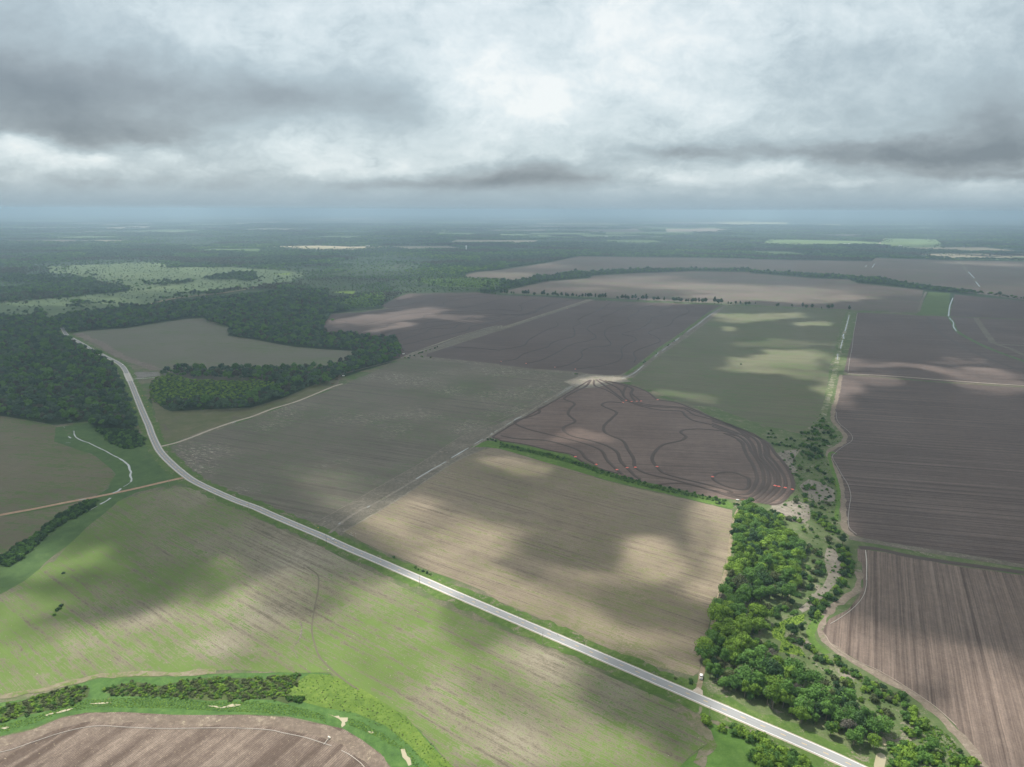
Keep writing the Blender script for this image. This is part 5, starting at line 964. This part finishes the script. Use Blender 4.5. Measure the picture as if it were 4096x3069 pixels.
# -- stuff: brush banks, scrub and the big woods
PLANT = pts('B1 1325,110 1340,55 1450,20 1500,-10; A1 1700,1600 2209,1610; B2 0,40 200,80 330,60 200,130 0,190; B1 2209,215 2000,255 1800,235 1600,270 1480,250 1430,290 1330,220', 3.0)
def stuff_in(name, spec, step, sc, protos, lb, cat, zs=1.0, seed=1, h=12.0, keep=None, thin=1.0, warp=0.0):
    P_ = pts(spec, h)
    if warp:
        A_ = np.array(P_); x0, y0 = A_.min(0) - warp; x1, y1 = A_.max(0) + warp
        xy = grid_in([(x0, y0), (x1, y0), (x1, y1), (x0, y1)], step, .45, seed)
        ws = np.array([(mnoise.noise(Vector((a / (warp * 1.6), b / (warp * 1.6), 2.0))), mnoise.noise(Vector((a / (warp * 1.6), b / (warp * 1.6), 8.0)))) for a, b in xy])
        tn = np.array([mnoise.noise(Vector((a / 60, b / 90, 5.0))) for a, b in xy])
        xy = xy[inside(xy[:, 0] + ws[:, 0] * warp, xy[:, 1] + ws[:, 1] * warp * 1.6, P_) & (tn > -.28 if warp > 20 else True)]
    else: xy = grid_in(P_, step, .45, seed)
    if keep is not None: xy = xy[keep(xy)]
    if thin < 1: xy = xy[np.random.default_rng(seed).uniform(size=len(xy)) < thin]
    if len(xy) == 0: return
    g = np.random.default_rng(seed + 9); return scatter(name, xy, np.clip(g.normal(sc, sc * .27, len(xy)), sc * .45, sc * 1.8), protos, lb, cat, zs, seed=seed)
FB = lambda tone, n=2: BU[tone][:n]
tuft = {t_: crown_mesh('tuft', 70 + i, 1.3, 1.1, 3, 90, .42, M['leaf_' + t_], -.2, .6) for i, t_ in enumerate(('light', 'mid', 'olive', 'lime'))}
fb_ = np.array(far_b); scatter('shrubs', fb_[:, :2], fb_[:, 2], FB('mid') + FB('dark'), 'small dark shrubs along the farther drains and hedges', 'shrubs', seed=44)
stuff_in('brush', 'C1 0,1180 200,1120 400,1050 600,1000 700,1030 690,1080 600,1150 400,1190 200,1230 0,1300 -400,1390 -400,1260', 1.6, .6, FB('olive') + FB('light') + FB('mid', 1) + [tuft['light']] + [tuft['olive']], 'dark brush bank above the left end of the reedy ditch', 'brush', .8, warp=3)
stuff_in('brush', 'C1 850,1020 950,1000 1100,980 1300,1010 1500,960 1700,930 1900,940 2100,960 2209,960; C2 20,930 150,920 400,910 390,980 330,1030 270,1090 200,1110 0,1105; C1 2000,1110 1700,1110 1400,1090 1000,1085 870,1060', 1.6, .6, FB('olive') + FB('light') + FB('mid', 1) + [tuft['olive'], tuft['light']], 'thick dark green brush bank above the reedy ditch', 'brush', .8, warp=3)
stuff_in('brush', 'C2 270,1100 350,1080 460,1100 440,1130 300,1130', 2.4, .8, FB('mid'), 'dark bushes at the right end of the brush bank', 'brush')
stuff_in('grass', 'C2 270,1060 480,895 640,905 760,965 1000,1105 1250,1250 1400,1400 1500,1500 1650,1657; S 1850,3150; C2 1420,1657 1300,1500 1100,1350 850,1240 600,1170 420,1120', 1.5, .5, [tuft['light'], tuft['lime'], tuft['mid'], tuft['olive']], 'bright lime green tall grass beside the ditch', 'grass', .6, thin=.55)
stuff_in('reeds', 'C1 0,1320 300,1240 700,1110 1200,1095 1700,1125 2209,1130; C2 0,1125 300,1150 600,1230 620,1300 400,1240 0,1215; C1 1700,1200 1300,1180 800,1170 500,1215 250,1310 0,1380', 1.0, .48, [tuft['mid'], tuft['light']], 'green reeds filling the ditch', 'reeds', .6)
stuff_in('reeds', 'C2 800,1260 900,1290 1100,1400 1250,1500 1340,1600 1400,1657; S 1700,3150 1600,3150; C2 1310,1657 1290,1550 1180,1500 1000,1400 870,1340 790,1320', 1.0, .48, [tuft['mid'], tuft['light']], 'green reeds in the right part of the ditch', 'reeds', .6)
stuff_in('brush', 'B1 870,1110 780,1110 640,1180 540,1250 420,1330 340,1400 280,1460 160,1510 30,1600 -60,1657 60,1700 180,1640 300,1530 380,1450 500,1350 620,1290 760,1210 850,1160', 3.0, 1.35, FB('dark') + FB('mid'), 'long dark brush hedge along the stream', 'brush', h=3)
stuff_in('brush', 'B1 850,470 1000,490 1200,500 1270,560 1285,620 1200,650 1080,655 980,610 900,540', 4.0, 1.3, FB('dark') + FB('mid'), 'low shrubs at the tip of the left wood', 'shrubs', h=3)
stuff_in('brush', 'C2 1950,395 1600,260; C3 0,350 200,430 400,520 700,640 900,730 1200,860 1400,930 1540,985 1500,1010 1300,960 1000,830 700,700 400,570 100,440; C2 1950,430', 2.6, .42, [tuft['olive'], M and crown_mesh('tuft', 77, 1.3, 1.0, 3, 90, .42, M['leaf_grey'], -.2, .6)], 'dry grey weeds in the ditch north of the highway', 'weeds', .8, h=1)
stuff_in('scrub', 'D1 1480,0 1600,200 1660,260 1780,330 1700,420 1540,480 1500,600 1600,780 1690,1000 1720,1250 1700,1500 1780,1657; D2 1850,170 1930,400 1960,600 1900,800 1640,1100 1460,1250 1380,1400 1450,1520; C4 600,760 850,900 1100,1020 1350,1180 1600,1400 1780,1657; S 3850,3200 3550,3200; C4 1080,1500 1100,1350 900,1170 650,1000 450,900 380,850; D2 1100,1657 900,1400 1000,1200 1200,1000 1450,800 1640,600 1500,300 1300,100; D1 1200,1500 900,1280 1100,1100 1120,900 900,560 1200,300', 5.2, .85, [tuft['olive'], tuft['mid'], tuft['light']] + FB('mid', 1), 'mixed low scrub of the creek bottom', 'scrub', .9, thin=.62, h=1)
stuff_in('grass', 'B3 0,600 250,655 600,735 870,832 1250,948 1600,1030 2000,1110 1990,1140 1600,1062 1250,985 870,872 600,775 250,690 0,640', 1.7, .62, [tuft['mid'], tuft['light'], tuft['olive']] + FB('mid', 1), 'long weeds and brambles filling the ditch below the levee field', 'weeds', .9, h=0)
stuff_in('grass', 'D2 900,1310 1000,1240 1150,1160 1330,1120 1320,1200 1240,1260 1080,1320 1070,1420 1150,1500 1280,1560 1330,1657 1000,1600 1040,1480 930,1420', 1.15, .45, [tuft['light'], tuft['mid'], tuft['lime']], 'yellow green weeds growing in the creek bottom', 'weeds', h=0)
stuff_in('grass', 'C4 1350,1330 1500,1330 1600,1400 1700,1520 1650,1580 1400,1540 1350,1420', 2.1, 1.0, [tuft['lime'], tuft['light'], tuft['mid']], 'bright weeds on the lower right creek bank', 'weeds', h=0)
stuff_in('brush', 'C4 1100,1500 1400,1500 1600,1600 1800,1657; S 3900,3200 3500,3200; C4 1100,1657', 4.0, 1.2, FB('light') + FB('mid'), 'dense bushes at the bottom right edge', 'bushes', h=1)
stuff_in('brush', 'C3 2060,1560 2209,1480; C4 100,1480 300,1560 500,1657; S 3300,3200 2950,3200; C3 2080,1657', 3.6, 1.3, FB('light') + FB('mid'), 'dense leafy thicket at the bottom, below the highway', 'bushes', h=1)
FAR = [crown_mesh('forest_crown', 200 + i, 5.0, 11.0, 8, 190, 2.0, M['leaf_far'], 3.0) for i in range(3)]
FARL = [crown_mesh('forest_crown', 210 + i, 5.0, 11.0, 8, 190, 2.0, M['leaf_mid'], 3.0) for i in range(2)]
M['leaf_brown'] = leaf_mat('leaf_brown', (.062, .066, .045), (.085, .082, .060), (.10, .115, .065))
FBR = [crown_mesh('forest_crown', 230 + i, 4.6, 10.0, 8, 150, 1.9, M['leaf_brown'], 3.0) for i in range(2)]
FLIT = [crown_mesh('forest_crown', 240 + i, 4.8, 10.0, 8, 170, 2.0, M['leaf_light'], 2.5) for i in range(2)]
FPINE = [crown_mesh('forest_crown', 220 + i, 3.2, 9.0, 6, 110, 1.5, M['leaf_pine'], 0.0) for i in range(2)]
def off_road(q): return np.array([np.min(np.hypot(rp_[:, 0] - a, rp_[:, 1] - b)) for a, b in q]) > 15
stuff_in('woodland', 'A1 -900,1010^ 0,1015^ 250,1005^ 330,960^ 390,985^ 430,1040^ 555,1120^ 600,1205 700,1280 850,1368 975,1428 1030,1500 1045,1640; B1 1040,0 1080,110 1130,200 1140,270 1190,300 1200,420 1200,505 1000,490 850,475 760,410 640,440 500,435 400,425 200,392 0,362 -900,330', 8.6, .98, FAR + FARL + FBR[:1], 'large dark dense wood at the left of the highway', 'trees', .95, 4, keep=off_road)
stuff_in('woodland', 'A1 420,1050^ 560,1000^ 850,962^ 1060,940^ 1100,910^ 1240,930^ 1320,920^ 1500,890^ 1700,870^ 2000,845^ 2209,815^; A2 200,800^ 400,800 700,810 680,900 700,930 900,970 720,1008 640,1120 650,1190 900,1205 1050,1225 1270,1245 1325,1295 1335,1390 1200,1450 1000,1500 850,1560 640,1655; B2 560,100 300,208 130,270 0,298; B1 2209,310 2000,318 1500,324 1440,300 1460,250 1800,240 2209,200; B2 150,120 0,60; A2 0,1600; A1 2100,1600 1700,1580 1500,1560 1400,1590 1400,1560^ 1430,1510^ 1480,1475^ 1700,1455^ 2209,1465^; A2 0,1462^ 250,1458^ 500,1450^ 700,1440^ 740,1420^ 830,1400^ 900,1360^ 950,1338 600,1318 400,1300 200,1265 0,1228; A1 2100,1225 2015,1195 2035,1130 1950,1110 1830,1085 1800,1040 1650,1050 1400,1088 1100,1135 780,1155 620,1185 570,1170', 9.2, 1.02, FAR + FARL + FBR[:1], 'dark broadleaf wood wrapping the enclosed field', 'trees', .95, 5, keep=lambda q: ~inside(q[:, 0], q[:, 1], PLANT))
pq = grid_in(PLANT, 4.6, .4, 6); scatter('plantation', pq, rng.normal(.62, .1, len(pq)), FPINE + FLIT[:1], 'young lighter green planted trees inside the dark wood', 'young trees', .62, seed=6)
# belts of trees between the far fields
stuff_in('tree_belt', 'A2 2000,800^ 2209,770^; A3 0,700^ 100,705^ 250,690^ 330,660^ 480,660^ 560,640^ 650,622^ 790,630^ 900,615^ 1150,605^ 1400,602^ 1700,600^ 2000,600^ 2209,600^; A4 0,562^ 250,575^ 600,595^ 760,600^ 900,618^ 1050,620^ 1200,650^ 1400,680^ 1650,710^ 1780,720^ 1900,745^ 2209,785^ 2700,850^; A4 2700,900 2209,808 1950,775 1700,755 1620,750 1400,728 1100,690 870,675 800,645 500,632 0,592; A3 2209,640 1700,632 1200,650 800,675 790,692 500,712 400,725 50,800; A2 2100,835', 11, 1.05, FAR + FARL[:1], 'belt of creek trees winding between the far fields', 'trees', .95, 7)
open_keys = ['E', 'F', 'H1', 'H2', 'H3', 'H4', 'D', 'Marsh', 'Y1', 'Y2', 'Y3', 'Y4', 'Fm', 'Fm2', 'Sand', 'Cf', 'A', 'Gf', 'I', 'B'] + ['far%d' % k_ for k_ in range(9)] + ['cl%d' % k_ for k_ in range(NCL)]
def not_open(xy):
    k = np.ones(len(xy), bool)
    for key in open_keys: k &= ~inside(xy[:, 0], xy[:, 1], POLY[key])
    return k
tot = 0
midline = [un(-400, 1262), un(700, 1180), un(1400, 1200), un(1800, 1168), un(2400, 1080), un(3000, 1040), un(3500, 1035), un(4500, 1045)]
mx_, my_ = np.array([p[0] for p in midline]), np.array([p[1] for p in midline])
for band, (d0, d1) in enumerate(((1300, 2200), (2200, 3600), (3600, 6000), (6000, 10000), (10000, 16000))):
    step = (10, 14, 21, 34, 58)[band]; s_ = (1.05, 1.35, 2.0, 3.1, 5.0)[band]; zs_ = (.95, .8, .58, .42, .30)[band]
    hw_ = d1 * .78
    P_ = [(-d0 * .78 - 60, d0), (d0 * .78 + 60, d0), (hw_, d1), (-hw_, d1)]
    xy = grid_in(P_, step, .45, 30 + band)
    if band < 3:
        # only beyond the cultivated land and the nearer woods
        lim = un(2048, 1)[1]
        near_line = pts('A1 -900,1010 0,900 420,900 900,900 1240,880 2209,800; A2 300,800 700,900 720,1000 1160,950 1300,860 1400,826 2209,838; A3 60,790 330,700 650,640 0,690; A2 2209,700 1865,675 2000,635; A3 0,620 400,560 700,500 2209,520; A4 0,480 980,497 1010,470 1650,490 3200,500; A4 3200,1 -100,1')
        # build the keep region: far side of that line
        far_poly = near_line[:-2] + [(40000, 30000), (-40000, 30000)]
        xy = xy[inside(xy[:, 0], xy[:, 1], far_poly)]
    xy = xy[not_open(xy)]
    lc = un(1000 + 1500 / 2.209, 800 + 700 / 2.209)
    st = np.array([mnoise.noise(Vector((x / 800, y / 1100, 3.3))) + .5 * mnoise.noise(Vector((x / 260, y / 330, 7.7))) + .45 * math.exp(-((x - lc[0]) / 900) ** 2 - ((y - lc[1]) / 800) ** 2) for x, y in xy])
    g = np.random.default_rng(60 + band); hgt = np.where(st > .22, .55, np.where(st < -.25, 1.15, .95))
    thin_ = (g.uniform(size=len(xy)) < np.where(st > .42, .25, .97)); lightk = st > -.08
    st2 = np.array([mnoise.noise(Vector((x / 620, y / 420, 13.3))) + .35 * mnoise.noise(Vector((x / 170, y / 200, 17.7))) for x, y in xy])
    brown = st2 > .30; vlit = (st2 < -.30) & (hgt < 1.1)
    for nm, kk, pr, lb in (('forest', thin_ & ~lightk & ~brown & ~vlit, FAR, 'dark forest'), ('forest', thin_ & lightk & ~brown & ~vlit, FARL + FAR[:1], 'lighter green forest stands'), ('forest', thin_ & brown, FBR, 'brownish thinned forest stands'), ('forest', thin_ & vlit & ~brown, FLIT + FARL, 'bright green young stands')):
        q_ = xy[kk]
        if len(q_): scatter(nm, q_, s_ * hgt[kk] * g.uniform(.8, 1.2, len(q_)), pr, '%s %s' % (lb, ('just beyond the nearer woods', 'in the middle distance', 'stretching into the distance', 'far away towards the horizon', 'close under the horizon')[band]), 'forest', zs_, seed=80 + band)
    tot += len(xy)
print('forest instances', tot)
# bushes of the wet meadow
stuff_in('scrub', 'A1 430,600 900,575 1300,555 1440,570 1900,600 2209,620 2600,660 2209,790 1500,870 1000,950 400,1020 0,1020 0,920 620,858 850,830 1130,808 850,735 600,655', 20, .5, FAR, 'scattered bushes of the wet meadow', 'bushes', .8, 9, thin=.4, warp=60)
for sp_, lb in (('A1 1260,700^ 1400,720^ 1610,705^ 1640,740 1500,760 1300,755', 'dark copse in the wet meadow'), ('A1 1860,650^ 2209,620^; A2 100,640 100,710; A1 2209,715 1900,705', 'dark copse at the right of the wet meadow'), ('A1 570,890^ 700,860^ 850,870^ 880,930 820,945 600,940', 'open copse in the front of the wet meadow'),
               ('A1 0,760^ 300,735^ 600,730^ 850,740^ 1100,760^ 1150,800 900,830 620,855 300,885 0,912 -500,930 -500,760', 'broad dark wood at the left edge of the meadow'), ('A1 0,640^ 250,650^ 500,670^ 830,700^ 840,720 500,720 0,735', 'thin dark stand in the left meadow'),
               ('A1 1450,560^ 1700,550^ 2000,560^ 2060,600 1700,600 1470,595', 'tree clump at the top of the wet meadow'), ('A1 1300,860^ 1420,850^ 1700,800^ 1950,780^ 1960,830 1700,845 1500,870 1380,900', 'tree line along the red dirt road'), ('A1 1070,930^ 1240,920^ 1240,960 1100,960', 'clump of tall trees by the red dirt road')):
    stuff_in('copse', sp_, 10.5, 1.0, FAR + FARL[:1], lb, 'trees', .9, len(lb), warp=70)
stuff_in('plantation', 'A2 640,930 900,860 1050,835 1180,825 1200,880 1100,945 780,955', 9, .8, FPINE + FLIT[:1], 'rows of bright young trees beyond the woods', 'young trees', .7, 12, h=4)
stuff_in('plantation', 'A2 1500,703 2100,692 2209,715; A3 60,740; A2 2030,775 1700,765 1450,715', 11, .8, FPINE + FLIT[:1], 'bright young trees by the far field corner', 'young trees', .7, 13, h=4)

# trees and shrubs straggling over the edges of the meadow and clearings
eg = np.random.default_rng(77); ep = []
for key, wd_, dn in (('Marsh', 55, 16), ('Y1', 30, 14), ('Y2', 40, 16), ('Sand', 60, 30), ('Fm', 60, 26), ('Fm2', 60, 30)):
    Q = resample(POLY[key] + [POLY[key][0]], dn)
    for _ in range(2): ep.append(Q + eg.normal(size=Q.shape) * wd_ * (.5 + eg.uniform(size=(len(Q), 1))))
ep = np.concatenate(ep); ep = ep[(ep[:, 1] > 1300)]
for key in ('H1', 'H2', 'E', 'D', 'F', 'A'): ep = ep[~inside(ep[:, 0], ep[:, 1], POLY[key])]
scatter('scrub', ep, np.clip(eg.normal(.9, .35, len(ep)), .3, 1.7), FAR + FARL + FBR[:1], 'trees and shrubs straggling over the meadow edges', 'trees', .85, seed=78)

# ------------------------------------------------------------------ the cloud layer overhead (unseen, added to shade the ground, gaps shaped for sunlit patches)
HC = 7500.0
LIT = [  # ellipses on the ground in overview pixels: cx, cy, rx, ry, angle, strength
 (940, 1140, 170, 34, 6, 1.), (880, 1185, 130, 30, 14, .9), (1010, 1240, 90, 22, 20, .6), (800, 1150, 60, 22, 0, .7), (1000, 1170, 60, 22, 8, .8), (1360, 1190, 80, 20, 10, .55), (1460, 1220, 80, 28, 12, .9), (1420, 1250, 60, 12, 5, .6), (1080, 1270, 130, 26, 22, .45), (1180, 1330, 120, 24, 25, .45),
 (840, 1215, 120, 30, 20, .8), (1000, 1290, 120, 22, 24, .5), (1120, 1010, 50, 14, 5, .45), (1290, 822, 60, 10, 0, .9), (1250, 960, 40, 10, 0, .35), (1490, 870, 60, 10, 10, .3),
 (1120, 1230, 400, 115, 19, .72), (500, 1490, 700, 175, -3, .95), (900, 1340, 220, 95, 15, .95), (1000, 1640, 560, 80, 0, .85), (60, 1480, 300, 110, -8, 1.), (330, 1400, 230, 90, -10, 1.), (560, 1330, 170, 80, -15, .9), (120, 1260, 110, 35, -10, .5), (500, 1250, 80, 20, 0, .25), (800, 1310, 170, 60, 15, .9), (760, 1480, 240, 110, 10, .75), (1150, 1430, 110, 50, 20, .55), (1200, 1600, 300, 90, 0, .75), (800, 1620, 200, 90, 0, .9), (300, 1620, 450, 110, 0, .75), (20, 1225, 40, 14, -30, .7),
 (1660, 1210, 120, 130, -20, 1.), (1700, 1400, 200, 100, 20, 1.), (1700, 1540, 240, 110, 10, 1.), (1830, 1180, 60, 60, 0, .4), (1880, 1620, 260, 90, 10, .85), (1600, 1650, 140, 40, 0, .7), (1820, 1290, 60, 30, -30, .5), (2050, 1440, 170, 60, 10, .5), (2150, 1600, 160, 110, 0, .8), (1880, 1380, 60, 26, 0, .4),
 (1640, 684, 85, 9, 0, .95), (1760, 706, 30, 6, 0, .75), (1572, 713, 20, 5, 8, .7), (1705, 785, 90, 20, -4, .95), (1780, 830, 40, 40, 20, .75), (1640, 790, 60, 12, 0, .6), (1700, 745, 100, 6, 0, .3), (2070, 800, 100, 12, 4, .85), (2120, 822, 70, 9, 4, .8), (1900, 790, 80, 8, 3, .6), (1880, 820, 50, 14, 0, .5), (2050, 770, 60, 5, 3, .5),
 (1560, 622, 300, 7, 2, .8), (1680, 640, 190, 10, 1, 1.), (1360, 605, 150, 7, 0, .6), (1500, 652, 100, 6, 0, .6), (1250, 625, 60, 4, 0, .5), (870, 680, 80, 11, -8, .9), (800, 693, 90, 7, -3, .6), (960, 686, 60, 5, 3, .5), (830, 706, 50, 5, -4, .8), (1080, 596, 70, 7, -2, .7), (1170, 575, 60, 4, 0, .5),
 (1880, 1020, 10, 10, 0, .0), (2120, 570, 100, 4, 2, .7), (1850, 522, 220, 7, 0, .9), (1490, 493, 90, 5, 0, .6), (1610, 482, 90, 4, 0, .8), (700, 533, 120, 4, 0, .9), (1130, 540, 60, 3, 0, .3), (720, 565, 150, 8, 0, .3), (960, 600, 120, 7, -4, .55), (830, 640, 70, 8, 0, .45), (250, 585, 260, 22, 0, .4), (120, 650, 150, 12, 0, .4), (640, 590, 100, 6, 0, .4), (400, 620, 120, 10, 0, .4), (900, 630, 60, 6, 0, .5)]
DARK = [(1240, 1165, 150, 42, 8, 1.), (1130, 1205, 70, 24, 10, .85), (1390, 1300, 120, 55, 10, .85), (1240, 1250, 80, 30, 15, .6), (1560, 1200, 25, 60, 10, .6), (1200, 1085, 330, 40, 9, 1.), (1540, 1400, 60, 60, 0, .6), (350, 1185, 420, 42, -4, .9), (640, 1160, 170, 62, 12, 1.), (1430, 1230, 30, 14, 0, .3), (1020, 1400, 95, 80, -20, .7), (1400, 1500, 170, 55, 15, 1.), (1100, 1530, 160, 38, 25, .35), (560, 1400, 60, 16, 20, .3), (230, 1290, 150, 26, -12, .6), (650, 1250, 100, 30, -10, .6), (900, 1490, 120, 30, 25, .3), (1640, 1370, 70, 25, 0, .35), (1480, 1420, 60, 30, 0, .5)]
def fbm(x, y, f, n=4, seed=0.0):
    out = np.zeros(x.shape); a = .5
    for o_ in range(n):
        out += a * np.array([mnoise.noise(Vector((u * f, v * f, seed + o_))) for u, v in zip(x.ravel(), y.ravel())]).reshape(x.shape); a *= .5; f *= 2
    return out
cm = bpy.data.materials.new('shade_cloud'); cm.use_nodes = True; t = NT(cm.node_tree); t.n.clear()
ga = t.new('ShaderNodeAttribute', attribute_name='gap').outputs['Fac']
tr = t.new('ShaderNodeBsdfTransparent'); tl = t.new('ShaderNodeBsdfTranslucent'); tl.inputs[0].default_value = (.305, .322, .345, 1)
mxs = t.new('ShaderNodeMixShader'); t.l.new(ga, mxs.inputs[0]); t.l.new(tl.outputs[0], mxs.inputs[1]); t.l.new(tr.outputs[0], mxs.inputs[2])
oo = t.new('ShaderNodeOutputMaterial'); t.l.new(mxs.outputs[0], oo.inputs[0])
def deck(HC, gx_, gy_, amp, edge, label, noise_f):
    """ an unseen added layer of cloud; 'gap' is 1 where it is open. edge(Y) says how far this layer is present over the ground at Y """
    SX, SY = SUN.x / SUN.z * HC, SUN.y / SUN.z * HC
    nx_, ny_ = len(gx_), len(gy_)
    Xg, Yg = np.meshgrid(gx_, gy_)
    px_, py_, dz_ = to_pix(Xg, Yg, 0 * Xg)
    ww = fbm(Xg, Yg, 1 / 260., 4, 2.0); w2 = fbm(Xg, Yg, 1 / 260., 4, 9.0)
    ox_, oy_ = px_ / OS, py_ / OS
    vis = dz_ < -5
    pscale = np.clip((oy_ - 455) / 800, .01, 1.6)
    w3 = fbm(Xg, Yg, 1 / 85., 3, 21.0)
    oxw = ox_ + (ww * 250 + w3 * 110) * pscale; oyw = oy_ + (w2 * 165 + w3 * 75) * pscale ** 1.6
    lit = np.zeros(Xg.shape); dk = np.zeros(Xg.shape)
    for arr, lst in ((lit, LIT), (dk, DARK)):
        for cx, cy_, rx, ry, an, am in lst:
            c_, s_ = math.cos(R(an)), math.sin(R(an)); dx, dy = oxw - cx, oyw - cy_
            e = ((dx * c_ + dy * s_) / (rx * 1.08)) ** 2 + ((-dx * s_ + dy * c_) / (ry * 1.08)) ** 2
            arr[:] = np.maximum(arr, am * (lambda q: q * q * (3 - 2 * q))(np.clip((1.75 - e) / 1.35, 0, 1)))
    lit = lit * (1 - dk); rnd = np.clip((fbm(Xg, Yg, 1 / 900., 4, 5.0) - .12) * 2.2, 0, .35)
    thin = np.clip((Yg - 2300) / 1500, 0, 1) * np.clip(.36 + 1.2 * fbm(Xg, Yg, 1 / 2600., 4, 31.0) + .35 * np.exp(-((Xg + 1800) / 1800) ** 2 - ((Yg - 3300) / 1300) ** 2), 0, .6)
    thin = np.where(inside(Xg, Yg, POLY['H1']) | inside(Xg, Yg, POLY['H2']), thin * .3, thin)
    lit = np.where(vis, np.maximum(lit, thin), rnd * 1.0)
    lit = np.clip(lit * (1.08 + 1.3 * w2 + .7 * w3), 0, 1)
    cover = edge(Xg, Yg)
    gap = 1 - cover * (1 - (.06 + .94 * lit))
    vsd = np.stack([Xg + SX, Yg + SY, HC + fbm(Xg, Yg, noise_f, 2, 1.0) * amp], -1).reshape(-1, 3)
    idx = np.arange(nx_ * ny_).reshape(ny_, nx_)
    fc = np.stack([idx[:-1, :-1], idx[:-1, 1:], idx[1:, 1:], idx[1:, :-1]], -1).reshape(-1, 4)
    me = bpy.data.meshes.new('shade_cloud_layer'); me.from_pydata(vsd.tolist(), [], fc.tolist())
    at = me.attributes.new('gap', 'FLOAT', 'POINT'); at.data.foreach_set('value', gap.ravel().astype('f'))
    me.materials.append(cm); cl = bpy.data.objects.new('shade_cloud', me); C.objects.link(cl); tag(cl, label, kind='structure')
YJ = 2850.0
def near_edge(Xg, Yg): return np.clip((YJ + 250 - Yg) / 500, 0, 1) * np.clip((4300 - np.abs(Xg)) / 600, 0, 1) * np.clip((Yg + 3300) / 600, 0, 1)
uu = np.linspace(-1, 1, 640); ty = np.linspace(0, 1, 560)
deck(1500.0, np.sign(uu) * np.abs(uu) ** 1.7 * 4300, np.where(ty < .14, -3300 + 3450 * ty / .14, 150 + 2960 * (np.maximum(ty - .14, 0) / .86) ** 1.7), 60, near_edge, 'unseen low broken clouds added to shade the near fields, gaps shaped to let sunlight in', 1 / 900.)  # low layer added out of view so gap edges fall crisp nearby
uu = np.linspace(-1, 1, 560); ty = np.linspace(0, 1, 520)
deck(12000.0, np.sign(uu) * np.abs(uu) ** 2.1 * 46000, np.where(ty < .16, -14000 + 16000 * ty / .16, 2000 + 34500 * (np.maximum(ty - .16, 0) / .84) ** 2.4), 250, lambda X_, Y_: 1 - near_edge(X_, Y_), 'unseen high broken clouds added to shade the far fields, gaps shaped to let sunlight in', 1 / 4000.)  # high layer added out of view to keep full sun off far country

# ------------------------------------------------------------------ haze
vs, fs = [], []; box(vs, fs, (0, 0, 165), (2 * G + 2000, 2 * G + 2000, 334))
hm = bpy.data.materials.new('haze'); hm.use_nodes = True; t = NT(hm.node_tree); t.n.clear()
pv = t.new('ShaderNodeVolumePrincipled'); pv.inputs['Color'].default_value = (.52, .69, .845, 1); pv.inputs['Density'].default_value = 0.000098; pv.inputs['Anisotropy'].default_value = .1
oo = t.new('ShaderNodeOutputMaterial'); t.l.new(pv.outputs[0], oo.inputs['Volume'])
tag(mesh_obj('haze', vs, fs, hm), 'thin blue haze over the far country', kind='stuff')

# ------------------------------------------------------------------ things of one kind are told apart by their order from the left
from collections import defaultdict
bpy.context.view_layer.update()
same = defaultdict(list)
for o in C.objects:
    if o.parent is None and 'category' in o and 'label' in o and o.get('kind') is None: same[o['label']].append(o)
def nth(n): return '%d%s' % (n, 'th' if 10 < n % 100 < 14 else {1: 'st', 2: 'nd', 3: 'rd'}.get(n % 10, 'th'))
for lb, lst in same.items():
    if len(lst) < 2: continue
    def key_(o):
        p = to_pix(np.array([o.location.x]), np.array([o.location.y]), np.array([0.0])); return float(p[0][0])
    lst.sort(key=key_)
    for i, o in enumerate(lst):
        o['label'] = ('leftmost ' if i == 0 else 'rightmost ' if i == len(lst) - 1 else nth(i + 1) + ' from left, ') + lb
